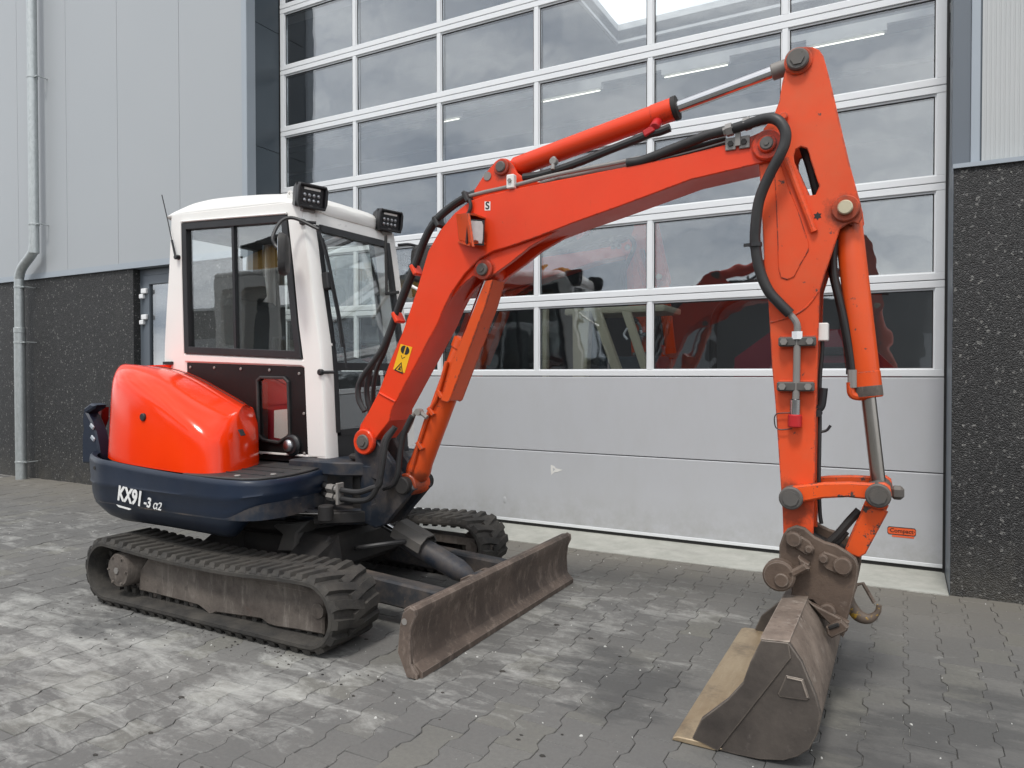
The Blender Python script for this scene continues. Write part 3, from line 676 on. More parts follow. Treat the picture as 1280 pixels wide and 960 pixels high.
rm = empty('red_machine', (4.6, 1.5, 0), 'dark red machine parked inside behind the glass right of the cream one', 'machine')
bm = NB(); prism(bm, [(4.15, .35), (5.5, .35), (5.5, 1.25), (5.15, 1.62), (4.55, 1.66), (4.2, 1.4)], 1.2, 2.6, bev=.05, seg=2); obj('body', bm, 'dkred', rm)
for z in (1.15, 1.28, 1.41):
    bm = NB(); box(bm, 4.85, 5.2, 1.17, 1.2, z, z + .07, .01); obj('vent', bm, 'gasket', rm, smooth=0)
bm = NB(); tube(bm, [(4.0, 1.5, .6), (3.95, 1.5, 1.5), (4.05, 1.5, 1.9), (4.6, 1.5, 2.0), (5.4, 1.5, 1.95)], .035, 8); obj('roll_bar', bm, 'gasket', rm)
for xx in (4.3, 5.3):
    bm = NB(); cyl(bm, (xx, 1.0, .36), (xx, 1.3, .36), .36, 24, .05); obj('wheel', bm, 'rubber', rm)

# ------------------------------------------------------------------ the yard behind the camera, seen in the reflections
bm = NB(); prism(bm, [(-40, 0), (34, 0), (34, 4.6), (-40, 5.2)], -36, -30)
t = NT('yard_wall'); M['yardwall'] = t.bsdf(t.mix(t.noise(.4, 6), (.035, .034, .034), (.07, .065, .062)), .8)
sh = empty('storage_shed', (0, -33, 0), 'long dark storage shed across the yard, behind the viewer', 'building')
obj('wall', bm, 'yardwall', sh, smooth=0)
bm = NB(); prism(bm, [(-40.5, 5.2), (34.5, 4.6), (34.5, 4.75), (-40.5, 5.35)], -36.3, -29.7); obj('roof', bm, 'clad2', sh, smooth=0)
for xx in range(-36, 32, 6):
    bm = NB(); box(bm, xx, xx + 3.6, -30.03, -29.98, 0, 3.4); obj('roller_door', bm, 'innergrey', sh, smooth=0)
t = NT('grey_cab_paint'); M['greycab'] = t.bsdf(t.mix(t.noise(2, 5), (.42, .41, .39), (.50, .49, .46)), .4)
t = NT('digger_yellow'); M['digyel'] = t.bsdf(t.mix(t.noise(2, 6), (.42, .23, .035), (.55, .32, .05)), .5)
pk = empty('parked_digger', (-4.6, -8.6, 0), 'grey cabbed digger with a yellow boom parked across the yard', 'excavator')
def cabwall(bm, x0, x1, z0, z1, y, wins):
    prism(bm, [(x0, z0), (x1, z0), (x1, z1), (x0, z1)], y, y + .06, holes=wins)
def rr(x0, x1, z0, z1, r): return arc(x1 - r, z1 - r, r, 0, 90, 4) + arc(x0 + r, z1 - r, r, 90, 180, 4) + arc(x0 + r, z0 + r, r, 180, 270, 4) + arc(x1 - r, z0 + r, r, 270, 360, 4)
bm = NB(); cabwall(bm, -5.3, -3.75, 1.15, 2.95, -8.0, [rr(-5.15, -4.75, 1.75, 2.75, .08), rr(-4.62, -3.95, 1.45, 2.75, .14)])
box(bm, -5.3, -5.24, -9.3, -8.0, 1.15, 2.95); box(bm, -5.35, -3.7, -9.3, -7.97, 2.95, 3.05, .03); box(bm, -5.3, -3.75, -9.36, -9.3, 1.15, 1.9); obj('cab', bm, 'greycab', pk, smooth=0)
bm = NB(); box(bm, -4.75, -4.2, -8.9, -8.3, 1.35, 1.55, .06, 2); rbox(bm, (-4.75, -8.6, 1.95), (.14, .5, .85), (0, .12, 0), .05); rbox(bm, (-4.8, -8.6, 2.5), (.12, .3, .25), (0, .12, 0), .04); obj('seat', bm, 'seat', pk)
bm = NB(); box(bm, -7.6, -3.2, -9.8, -8.02, .75, 1.14, .05); obj('body', bm, 'digyel', pk, smooth=0)
bm = NB(); rbox(bm, (-3.6, -9.6, 3.45), (5.2, .4, .55), (0, .05, 0), .03); obj('boom', bm, 'digyel', pk, smooth=0)
for k in range(5):
    bm = NB(); tube(bm, [(-6.2, -9.3, 3.6 + k * .05), (-5, -9.3, 3.8 + .04 * k), (-4, -9.3, 3.72 + .06 * k), (-2.5, -9.3, 3.5 + .05 * k)], .03, 6); obj('hose', bm, 'rubber', pk)
for y_ in (-9.75, -8.3):
    bm = NB(); prism(bm, arc(-6.9, .38, .38, 90, 270, 8) + arc(-3.8, .38, .38, 270, 450, 8), y_ - .2, y_ + .25, bev=.02); obj('track', bm, 'tread', pk, smooth=0)
rp = empty('red_container', (-8.0, -9.2, 0), 'red steel box standing beside the parked grey digger', 'container')
bm = NB(); box(bm, -9.2, -6.9, -10.2, -8.5, 0, 1.6, .02); obj('body', bm, 'dkred', rp, smooth=0)
for k in range(8):
    bm = NB(); box(bm, -9.1 + k * .28, -8.98 + k * .28, -8.5, -8.46, .1, 1.5); obj('rib', bm, 'dkred', rp, smooth=0)

# ================================================================== EXCAVATOR
ex = empty('excavator', (2.35, -2.08, 0), 'orange and navy mini excavator with white cab and rubber tracks, bucket on the paving', 'excavator')
BN, BF = -2.30, -2.11                       # near and far faces of the boom
AN, AF = -2.285, -2.125                     # arm
MC = (BN + BF) / 2

# ---- tracks
rc, fc, rr_, fr_ = (1.682, .190), (3.170, .186), .148, .144
path = []
for p in arc(rc[0], rc[1], rr_, 90, 270, 14): path.append(p)
for i in range(1, 18): path.append((rc[0] + (fc[0] - rc[0]) * i / 18, .042))
for p in arc(fc[0], fc[1], fr_, 270, 450, 14): path.append(p)
for i in range(1, 18):
    u = i / 18; path.append((fc[0] + (rc[0] - fc[0]) * u, .330 + (.338 - .330) * u - .026 * math.sin(math.pi * u) * (1 if u > .3 else u / .3)))
# resample evenly
def resample(P, n):
    Q = P + [P[0]]; d = [0]
    for a, b in zip(Q, Q[1:]): d.append(d[-1] + math.dist(a, b))
    out = []; k = 0
    for i in range(n):
        s_ = d[-1] * i / n
        while d[k + 1] < s_: k += 1
        u = (s_ - d[k]) / max(1e-9, d[k + 1] - d[k]); out.append((Q[k][0] + (Q[k + 1][0] - Q[k][0]) * u, Q[k][1] + (Q[k + 1][1] - Q[k][1]) * u))
    return out
NP = 384
TP = resample(path, NP)
def tp(s_):
    i = int(math.floor(s_)) % NP; u = s_ - math.floor(s_); a = TP[i]; b = TP[(i + 1) % NP]; c = TP[(i - 2) % NP]; d = TP[(i + 3) % NP]
    p = Vector((a[0] + (b[0] - a[0]) * u, 0, a[1] + (b[1] - a[1]) * u)); t_ = Vector((d[0] - c[0], 0, d[1] - c[1])).normalized()
    n = Vector((t_.z, 0, -t_.x)); 
    return p, t_, -n if n.dot(p - Vector((2.33, 0, .17))) < 0 else n
def out_n(s_):
    p, t_, n = tp(s_); i = int(s_) % NP
    n = Vector((-t_.z, 0, t_.x))            # path runs rear-top, rear, bottom, front: counter-clockwise
    return p, t_, -n
HW = .158
def track(yc):
    bm = NB(); rings = []
    prof = [(-HW, .006), (-HW + .008, .017), (HW - .008, .017), (HW, .006), (HW, -.010), (HW - .03, -.016), (-HW + .03, -.016), (-HW, -.010)]
    for i in range(0, NP, 2):
        p, t_, n = out_n(i); rings.append([p + Vector((0, yc + y, 0)) + n * h for y, h in prof])
    R_ = [[bm.verts.new(v) for v in r] for r in rings]
    for j in range(len(R_)):
        A, B = R_[j], R_[(j + 1) % len(R_)]
        for k in range(8): bm.faces.new((A[k], A[(k + 1) % 8], B[(k + 1) % 8], B[k]))
    NL = 54
    for sd in (0, 1):
        for i in range(NL):
            s0 = NP * (i + .5 * sd) / NL; ss = -1 if sd == 0 else 1
            ye, yi = ss * (HW - .001), -ss * .035
            w0, w1 = 2.35, 1.65; sk = 3.8
            def P(s_, y, h):
                p, t_, n = out_n(s_ % NP); return p + Vector((0, yc + y, 0)) + n * h
            ym = ss * .07
            ln = []
            for (y, off) in ((ye, 0), (ym, 1.2), (yi, sk)):
                ln.append([P(s0 - off - w0, y, .012), P(s0 - off - w1, y, .036), P(s0 - off + w1, y, .036), P(s0 - off + w0, y, .012)])
            ln[0][1] += Vector((0, -ss * .012, 0)); ln[0][2] += Vector((0, -ss * .012, 0))
            V = [[bm.verts.new(q) for q in r] for r in ln]
            for a, b in ((0, 1), (1, 2)):
                for k in range(3): bm.faces.new((V[a][k], V[a][k + 1], V[b][k + 1], V[b][k]))
            bm.faces.new(V[0]); bm.faces.new(V[2])
    # inner guide teeth
    for i in range(NL):
        for y0 in (-.055, .035):
            s0 = NP * i / NL; p, t_, n = out_n(s0); c = p + Vector((0, yc + y0 + .01, 0)) - n * .030
            rbox(bm, c, (.030, .022, .030), Matrix((t_, Vector((0, 1, 0)), n)).transposed())
    return bm
tk = []
for yc in (-2.762, -1.398):
    o = obj('rubber_track', track(yc), 'tread', ex, smooth=35); tk.append(o)
    far_shift = 0 if yc < -2 else -.06
    if far_shift: o.location.x += far_shift
    s_ = 1 if yc < -2 else -1
    face = -2.84 if yc < -2 else -1.32
    fp = [(1.877, 0.197), (1.953, 0.281), (2.289, 0.297), (2.660, 0.296), (3.053, 0.292), (3.205, 0.277), (3.199, 0.079), (3.041, 0.074), (2.902, 0.065), (2.849, 0.068), (2.801, 0.087), (2.485, 0.067), (2.438, 0.048), (2.390, 0.069), (2.348, 0.083), (1.984, 0.091), (1.868, 0.091)]
    if s_ < 0: fp = [(x, min(z, .225)) for x, z in fp]
    bm = NB(); prism(bm, fp, face, face + .05 * s_, bev=.008)
    top = max(p[1] for p in fp)
    prism(bm, [(fp[0][0] + .02, .09), (fp[6][0] - .02, .09), (fp[6][0] - .02, fp[6][1] - .01), (fp[3][0], fp[3][1] - .01), (fp[1][0] + .03, fp[1][1] - .01)], face + .045 * s_, -2.65 if s_ > 0 else -1.51)
    fr = obj('track_frame', bm, 'mud', ex, smooth=30)
    # sloping top cover over the frame
    bm = NB()
    z1 = fp[2][1]
    loft(bm, [[(fp[1][0] + .01, face - .001 * s_, fp[1][1] - .012), (fp[1][0] + .01, face + .09 * s_, fp[1][1] + .028), (fp[1][0] + .01, face + .19 * s_, fp[1][1] + .03), (fp[1][0] + .01, face + .19 * s_, .2), (fp[1][0] + .01, face + .01 * s_, .2)],
              [(fp[5][0] - .01, face - .001 * s_, fp[5][1] - .014), (fp[5][0] - .01, face + .09 * s_, fp[5][1] + .02), (fp[5][0] - .01, face + .19 * s_, fp[5][1] + .02), (fp[5][0] - .01, face + .19 * s_, .2), (fp[5][0] - .01, face + .01 * s_, .2)]], closed=True)
    obj('frame_cover', bm, 'mud', fr, smooth=30)
    hub = [(1.796, 0.208)][0]
    bm = NB(); yo = -2.915 if s_ > 0 else -1.245
    lathe(bm, (hub[0], yo, hub[1]), (hub[0], yo + s_ * .3, hub[1]), [(0, .030), (.0, .060), (.004, .066), (.006, .085), (.018, .093), (.22, .093), (.24, .12), (.27, .12)], 32)
    for a in range(6):
        cx_, cz_ = hub[0] + .074 * math.cos(a * 1.047), hub[1] + .074 * math.sin(a * 1.047); cyl(bm, (cx_, yo - s_ * .004, cz_), (cx_, yo + s_ * .02, cz_), .006, 6)
    hm = obj('drive_motor', bm, 'mud', ex, smooth=35)
    bm = NB(); cyl(bm, (hub[0], yo - s_ * .006, hub[1]), (hub[0], yo + s_ * .01, hub[1]), .018, 6); obj('plug', bm, 'steel', hm, smooth=30)
    bm = NB(); g_ = []
    for k in range(15):
        a = 2 * math.pi * k / 15
        for da, r in ((-.10, .118), (-.05, .136), (.05, .136), (.10, .118)): g_.append((hub[0] + r * math.cos(a + da), hub[1] + r * math.sin(a + da)))
    prism(bm, g_, yc - .02, yc + .02); obj('drive_sprocket', bm, 'mud', fr, smooth=30)
    bm = NB(); lathe(bm, (fc[0], face - .006 * s_, fc[1]), (fc[0], face + .2 * s_, fc[1]), [(0, .02), (.0, .034), (.012, .040), (.05, .040), (.06, .105), (.14, .105), (.15, .04), (.2, .04)], 28); obj('idler_wheel', bm, 'mud', fr, smooth=35)
    for xx in (1.95, 2.27, 2.60, 2.92):
        bm = NB(); cyl(bm, (xx, yc - .05, .105), (xx, yc + .05, .105), .052, 20, .006); obj('roller', bm, 'mud', fr, smooth=35)
    bm = NB(); cyl(bm, (2.30, yc - .07, .283), (2.30, yc + .07, .283), .028, 16, .004); obj('top_roller', bm, 'mud', fr, smooth=35)

# ---- undercarriage centre
bm = NB()
box(bm, 1.95, 2.85, -2.42, -1.74, .20, .40, .03)
for (xa, ya) in ((2.10, -2.64), (2.76, -2.64), (2.10, -1.52), (2.76, -1.52)):
    yb = -2.36 if ya < -2 else -1.80
    loft(bm, [[(xa - .10, ya, .10), (xa + .10, ya, .10), (xa + .09, ya, .26), (xa - .09, ya, .26)], [(xa - .14, yb, .20), (xa + .14, yb, .20), (xa + .10, yb, .40), (xa - .10, yb, .40)]], closed=True)
obj('undercarriage_frame', bm, 'dark', ex, smooth=30)
bm = NB(); lathe(bm, (2.33, -2.08, .38), (2.33, -2.08, .60), [(0, .36), (.03, .40), (.08, .40), (.09, .36), (.22, .36)], 40); obj('slew_ring', bm, 'dark', ex, smooth=35)
bm = NB(); prism(bm, [(2.431, 0.437), (2.728, 0.479), (2.641, 0.402), (2.629, 0.305), (2.491, 0.289), (2.534, 0.390)], -2.45, -2.25, bev=.01); obj('frame_gusset', bm, 'castgrey', ex, smooth=30)

# ---- dozer blade
pf_ = [(3.672, .278), (3.690, .292), (3.722, .298), (3.738, .286), (3.741, .268), (3.722, .225), (3.711, .160), (3.714, .095), (3.728, .048), (3.748, .026), (3.748, .004), (3.728, .000), (3.704, .030), (3.686, .09), (3.682, .16), (3.690, .22)]
bm = NB(); prism(bm, pf_, -2.865, -1.305, bev=.002); bl = obj('dozer_blade', bm, 'rust', ex, smooth=40)
ep = [(3.652, .10), (3.664, .215), (3.680, .270), (3.718, .300), (3.742, .290), (3.745, .262), (3.724, .218), (3.715, .15), (3.720, .06), (3.752, .022), (3.752, .002), (3.700, .002)]
for y in (-2.884, -1.3045):
    bm = NB(); prism(bm, ep, y, y + .0185, bev=.004); obj('end_plate', bm, 'rust', bl, smooth=30)
bm = NB(); cyl(bm, (3.690, -2.886, .235), (3.690, -2.883, .235), .014, 14); obj('bolt_hole', bm, 'steel', bl)
bm = NB(); prism(bm, [(3.722, .060), (3.765, .028), (3.765, .0035), (3.750, .0035), (3.740, .02), (3.716, .052)], -2.862, -1.308); obj('cutting_edge', bm, 'rust', bl, smooth=0)
for y, nm in ((-2.40, 0), (-1.78, 1)):
    bm = NB(); prism(bm, [(2.62, .14), (3.66, .09), (3.69, .10), (3.69, .205), (3.62, .215), (2.62, .27)], y - .045, y + .045, bev=.010); obj('blade_arm', bm, 'armdirt', ex, smooth=30)
bm = NB()
for y in (-2.16, -2.02): prism(bm, [(3.50, .13), (3.69, .10), (3.69, .24), (3.56, .235), (3.51, .21)], y - .012, y + .012, bev=.003)
obj('blade_bracket', bm, 'rust', bl, smooth=30)
c0, c1 = Vector((2.80, -2.09, .475)), Vector((3.555, -2.09, .185)); dv = (c1 - c0).normalized(); ln = (c1 - c0).length
bm = NB(); lathe(bm, c0 + dv * .30, c1, [(0, .050), (.004, .056), (.05, .058), (ln - .42, .058), (ln - .36, .045), (ln - .33, .030)], 24)
cyl(bm, c1 + Vector((0, -.055, 0)), c1 + Vector((0, .055, 0)), .042, 20, .004); bc = obj('blade_cylinder', bm, 'navy_dirty', ex, smooth=35)
bm = NB(); cyl(bm, c0, c0 + dv * .32, .021, 16); obj('cylinder_rod', bm, 'chrome', bc)
bm = NB(); cyl(bm, c1 + Vector((0, -.105, 0)), c1 + Vector((0, .10, 0)), .024, 16, .003); obj('pin', bm, 'steel', bc)
bm = NB(); rot = Matrix.Rotation(-math.atan2(dv.z, dv.x), 3, 'Y')
cgd = c0 + dv * .36
prism(bm, [(-.075, .0), (-.075, .05), (-.035, .088), (.035, .088), (.075, .05), (.075, .0), (.066, .0), (.066, .046), (.032, .080), (-.032, .080), (-.066, .046), (-.066, 0)], -.09, .11, axis='x')
for v in bm.verts: v.co = rot @ v.co + cgd
obj('rod_guard', bm, 'castgrey', bc, smooth=20)
bm = NB(); tube(bm, [(2.86, -2.22, .30), (2.98, -2.30, .34), (3.10, -2.24, .36), (3.16, -2.15, .36)], .013, 8); obj('hose', bm, 'rubber', ex)

# ---- house: skirt, deck, hood
SCX, SCY = 2.05, -2.08
lip = [(2.56, -1.98, .745), (2.70, -2.28, .745), (2.765, -2.44, .745), (2.80, -2.60, .745), (2.795, -2.72, .747), (2.76, -2.81, .748), (2.68, -2.865, .75), (2.55, -2.885, .752), (2.38, -2.89, .757), (2.15, -2.89, .765), (1.92, -2.885, .776), (1.72, -2.88, .788), (1.58, -2.875, .797), (1.45, -2.83, .803), (1.35, -2.775, .806), (1.25, -2.68, .81), (1.16, -2.55, .815), (1.11, -2.40, .82), (1.085, -2.24, .82), (1.08, -2.08, .82)]
far = [(x, -4.16 - y, z) for x, y, z in lip[1:-1]][::-1]
ring = lip + far
ring = [tuple(v) for v in catmull(ring + ring[:1], 4)[:-1]]
def sk_pt(p, inset, z):
    x, y, _ = p; d = Vector((x - SCX, y - SCY)); l_ = max(d.length, 1e-6); d = d / l_
    return (x - d.x * inset, y - d.y * inset, z)
secs = []
for p in ring:
    x, y, zl = p
    f = max(0, min(1, (x - 2.58) / .22)); f = f * f * (3 - 2 * f)
    zb = .425 + .15 * f
    zm = .655 + .02 * f
    hs = [(.030, zl - .012), (.004, zl - .001), (-.006, zl - .008), (-.010, zl - .03), (-.004, zm + .012), (-.008, zm), (.0, zm - .012), (.004, zb + (zm - zb) * .70), (.020, zb + (zm - zb) * .45), (.075, zb + (zm - zb) * .18), (.13, zb + .012), (.20, zb), (.45, zb + .02)]
    secs.append([sk_pt(p, i, z) for i, z in hs])
secs.append(secs[0])
bm = NB(); loft(bm, secs, closed=False); bmesh.ops.remove_doubles(bm, verts=bm.verts[:], dist=.0005); sk_ = obj('counterweight', bm, 'navy', ex, smooth=50)
bm = NB(); prism(bm, [sk_pt(p, .012, 0)[:2] for p in ring], .55, .7435, axis='z'); obj('deck_plate', bm, 'navy_dirty', ex, smooth=0)
# rear horn of the counterweight with the tail lamp
horn = [(1.316, 0.754), (1.293, 0.845), (1.271, 0.916), (1.224, 0.987), (1.185, 1.030), (1.257, 1.060), (1.274, 1.080), (1.218, 1.089), (1.153, 1.058), (1.139, 0.989), (1.146, 0.931), (1.133, 0.886), (1.131, 0.724), (1.315, 0.730)]
hs = max(p[0] for p in horn)
bm = NB(); prism(bm, [(x - 0.005, z) for x, z in horn], -2.70, -2.62, bev=.010)
obj('counterweight_horn', bm, 'navy', ex, smooth=30)
bm = NB(); box(bm, 1.10, 1.24, -2.55, -1.60, .78, .86, .02); obj('counterweight_top', bm, 'navy', ex, smooth=30)
bm = NB(); prism(bm, [(1.102, 1.005), (1.095, 1.049), (1.169, 1.061), (1.167, 0.987), (1.134, 0.931)], -2.60, -2.55, bev=.004); obj('tail_lamp', bm, 'tail_red', ex)
for q in ((114, 533), (114, 549)):
    pass
for q in [(1.237, 0.951), (1.244, 0.880)]:  # pale grey chips imitate the highlights in the horn's recesses
    bm = NB(); rbox(bm, (q[0], -2.702, q[1]), (.042, .012, .026), (0, .6, 0), .005); obj('recess_highlight', bm, 'trim', ex, smooth=30)
bm = NB(); cyl(bm, ([(1.258, 0.784)][0][0], -2.708, [(1.258, 0.784)][0][1]), ([(1.258, 0.784)][0][0], -2.69, [(1.258, 0.784)][0][1]), .013, 14); obj('bolt', bm, 'black', ex)
# black rubber mat on the step
bm = NB(); prism(bm, [(2.36, -2.30), (2.52, -2.28), (2.70, -2.32), (2.745, -2.46), (2.772, -2.60), (2.765, -2.71), (2.735, -2.785), (2.67, -2.835), (2.55, -2.853), (2.38, -2.855), (2.25, -2.85), (2.30, -2.6)], .7437, .756, axis='z', bev=.004); dm = obj('step_mat', bm, 'mat', ex, smooth=30)
for i in range(3):
    bm = NB(); box(bm, 2.36, 2.70, -2.72 + i * .12, -2.712 + i * .12, .756, .760); obj('mat_rib', bm, 'mat', dm, smooth=0)
for (x, y) in ((2.60, -2.80), (2.72, -2.68)):
    bm = NB(); cyl(bm, (x, y, .756), (x, y, .764), .016, 14, .003); obj('bolt', bm, 'steel', dm)
# hood
hB = [(2.06, -2.245), (2.22, -2.30), (2.335, -2.44), (2.39, -2.56), (2.425, -2.68), (2.42, -2.765), (2.37, -2.815), (2.26, -2.840), (2.10, -2.850), (1.90, -2.850), (1.72, -2.842), (1.58, -2.815), (1.46, -2.755), (1.375, -2.66), (1.325, -2.53), (1.305, -2.40), (1.30, -2.22), (1.30, -2.0)]
zsx = [(1.30, 1.300), (1.45, 1.305), (1.6, 1.298), (1.767, 1.272), (1.972, 1.200), (2.10, 1.135), (2.2, 1.078), (2.3, 1.012), (2.37, .965), (2.41, .930), (2.47, .90)]
ztx = [(1.000, 1.325), (1.272, 1.323), (1.468, 1.290), (1.657, 1.233), (1.839, 1.160), (2.013, 1.096), (2.098, 1.047), (2.118, 0.966)]
ptop = [(1.000, 1.300), (1.200, 1.310), (1.380, 1.320), (1.626, 1.319), (1.807, 1.289), (1.980, 1.237), (2.146, 1.170), (2.306, 1.111), (2.376, 1.073), (2.396, 1.025)]
def interp(tb, x):
    if x <= tb[0][0]: return tb[0][1]
    for (a, b), (c, d) in zip(tb, tb[1:]):
        if x <= c: return b + (d - b) * (x - a) / (c - a)
    return tb[-1][1]
secs = []
NU = len(hB)
for i, (x, y) in enumerate(hB):
    zb = .752 + max(0, (2.3 - x)) * .045
    zs = interp(zsx, x)
    cxx, cyy = 1.9, -2.25
    d = Vector((cxx - x, cyy - y)); d.normalize()
    ins = .028
    sx_, sy_ = x + d.x * ins, y + d.y * ins
    tx = 1.20 + (x - 1.30) * (2.075 - 1.20) / (2.42 - 1.30); tx = max(1.34, min(2.075, tx)) if i > 13 else max(1.22, min(2.075, tx))
    if i < 3: tx = (2.060, 2.068, 2.074)[i]; zs = (1.0, .985, .97)[i]; sx_, sy_ = (2.09, 2.20, 2.31)[i], (-2.245, -2.29, -2.42)[i]
    if i == 3: zs = .955
    T = Vector((tx, -2.243 if i < NU - 2 else -2.0, interp(ztx, tx)))
    S = Vector((sx_, sy_, zs))
    B = Vector((x, y, zb)); A = B.lerp(S, .76); C = S.lerp(T, .28); D = S.lerp(T, .6)
    if 3 <= i < NU - 4:
        D.y = -2.50; D.x = max(D.x, S.x - .10) if i < 7 else D.x
        D.z = interp(ptop, D.x) - .012
        C = S.lerp(D, .42); C.z += .028
    elif i < 3: D = S.lerp(T, .5); D.z += .03
    else: D.z += .02 
    line = [B, B.lerp(S, .04), B.lerp(S, .4), A]
    for u in (.25, .5, .75): line.append(A * (1 - u) ** 2 + S * 2 * u * (1 - u) + C * u * u)
    line += [C, D, T.lerp(D, .25) + Vector((0, 0, .004)), T, T + Vector((0, .05, -.03))]
    secs.append(line)
bm = NB(); loft(bm, secs, closed=False)
hd = obj('engine_hood', bm, 'hood', ex, smooth=60, sub=2)
bm = NB(); cyl(bm, ([(1.916, 1.034)][0][0], -2.844, [(1.916, 1.034)][0][1]), ([(1.916, 1.034)][0][0], -2.80, [(1.916, 1.034)][0][1]), .021, 18, .003); obj('lock', bm, 'black', hd)
bm = NB(); rbox(bm, (2.425, -2.62, .955), (.006, .04, .038), (0, -.5, .25), .002); obj('latch_plate', bm, 'black', hd, smooth=0)
# shut line along the hood top
bm = NB(); tube(bm, [tuple(Vector(s_[8]) + Vector((0, 0, .000))) for s_ in secs[4:13]], .0026, 6, 4); obj('shut_line', bm, 'dark', hd)
# model lettering on the skirt
bm = text_bm('KX91', .108, .0008, .10, .0042)
for v in bm.verts: v.co.x *= .82
place(bm, XZ @ Matrix.Rotation(R(-5), 3, 'Z'), (1.885, -2.8965, .612)); nm = obj('model_lettering', bm, 'decal', sk_, smooth=0)
bm = text_bm('-3', .072, .0008, .15, .0018); place(bm, XZ @ Matrix.Rotation(R(-5), 3, 'Z'), (2.035, -2.8985, .592)); obj('model_lettering', bm, 'decal', sk_, smooth=0)
bm = text_bm('\u03b12', .060, .0008, .25, .0006); place(bm, XZ @ Matrix.Rotation(R(-4), 3, 'Z'), (2.115, -2.8995, .582)); obj('model_lettering', bm, 'decal', sk_, smooth=0)
bm = NB(); prism(bm, [(1.77, .560), (1.79, .548), (1.88, .540), (1.90, .546), (1.88, .550)], -2.8975, -2.8960); obj('lettering_stroke', bm, 'decal', sk_, smooth=0)
bm = NB(); cyl(bm, (1.545, -2.879, .742), (1.545, -2.866, .742), .010, 12); obj('bolt_hole', bm, 'dark', sk_)

# ---- cab
CN, CF = -2.24, -1.42
CZ = .79
side = [(2.665, 0.800), (2.654, 0.984), (2.641, 1.254), (2.624, 1.434), (2.569, 1.738), (2.529, 2.012), (2.496, 2.201), (2.457, 2.260), (2.362, 2.264), (1.345, 2.299), (1.315, 1.931), (1.285, 1.663), (1.267, 1.466), (1.256, 1.304)]
xr = side[-1][0]
win = [(2.484, 1.350), (2.451, 1.552), (2.416, 1.852), (2.368, 2.189), (1.449, 2.230), (1.454, 1.917), (1.468, 1.395)]
pan = [(2.517, 0.782), (2.506, 1.025), (2.493, 1.299), (2.474, 1.307), (1.478, 1.339), (1.485, 0.996), (1.492, 0.627)]
side = [(x, max(z, CZ)) for x, z in side[:-1]] + [(xr, 1.25), (xr + .04, CZ)]
side[0] = (side[0][0], CZ)
pan = [(pan[0][0], CZ + .012)] + pan[1:-1] + [(pan[-2][0] + .01, CZ + .012)]
bm = NB(); prism(bm, side, CN, CN + .055, bev=.010, holes=(win, pan)); 
fcab = obj('cab_side', bm, 'white', ex, smooth=30)
winL = win[:1] + win[1:-1] + [(win[-1][0], .93), (win[0][0] + .03, .90)]
winL = [(win[0][0] + .055, .90)] + win[0:7] + [(win[6][0], .93)]
bm = NB(); prism(bm, side, CF - .055, CF, bev=.010, holes=(winL,)); obj('cab_side', bm, 'white', ex, smooth=30)
# front pillars and top rail (in the plane of the leaning windscreen)
fx = [p for p in side if p[0] > 2.35]         # front edge, bottom to top
fe = sorted(side[:7], key=lambda p: p[1])
bm = NB()
for (ya, yb) in ((CN + .002, CN + .085), (CF - .075, CF - .002)):
    loft(bm, [[(x - .07, ya, z), (x - .004, ya, z), (x + .012, ya + .02 if ya < -2 else ya, z), (x + .012, yb, z), (x - .07, yb, z)] for x, z in fe], closed=True)
obj('front_pillar', bm, 'white', ex, smooth=40)
xt, zt = fe[-1]
bm = NB(); prism(bm, [(xt - .06, zt + .055), (xt - .012, zt + .03), (xt + .014, zt - .02), (xt + .018, zt - .085), (xt - .06, zt - .085)], CN + .086, CF - .076, bev=.008); obj('front_rail', bm, 'white', ex, smooth=30)
# roof: crowned shell with broad shoulders
rs = []
xs = [xr - .02 + (xt + .03 - (xr - .02)) * i / 14 for i in range(15)]
def edge_z(x): return interp([(1.30, 2.288), (2.36, 2.258), (2.52, 2.215)], x)
def crown_z(x): return interp([(1.30, 2.335), (1.36, 2.372), (1.46, 2.400), (1.62, 2.405), (1.85, 2.394), (2.1, 2.374), (2.35, 2.345), (2.47, 2.315), (2.53, 2.26)], x)
for i, x in enumerate(xs):
    e = edge_z(x); c = crown_z(x); w_ = .0
    if i == 0: c = e + .02
    rs.append([(x, CN - .004, e - .03), (x, CN - .006, e), (x, CN + .035, e + (c - e) * .55), (x, CN + .11, e + (c - e) * .93), (x, CN + .22, c), (x, CF - .22, c), (x, CF - .11, e + (c - e) * .93), (x, CF - .035, e + (c - e) * .55), (x, CF + .006, e), (x, CF + .004, e - .03)])
bm = NB(); loft(bm, rs, closed=True); obj('cab_roof', bm, 'white', ex, smooth=50, sub=1)
# rear wall and floor
bm = NB()
prism(bm, [(CN + .056, CZ), (CF - .056, CZ), (CF - .056, 2.26), (CN + .056, 2.26)], xr + .03, xr + .08, axis='x', holes=([(CN + .10, 1.32), (CF - .10, 1.32), (CF - .10, 2.17), (CN + .10, 2.17)],)); obj('cab_back', bm, 'black', ex, smooth=0)
bm = NB(); box(bm, xr + .06, 2.64, CN + .02, CF - .02, .756, CZ + .02); obj('cab_floor', bm, 'black', ex, smooth=0)
bm = NB(); box(bm, xr + .10, 2.40, CN + .06, CF - .06, 2.215, 2.235); obj('headliner', bm, 'seat', ex, smooth=0)
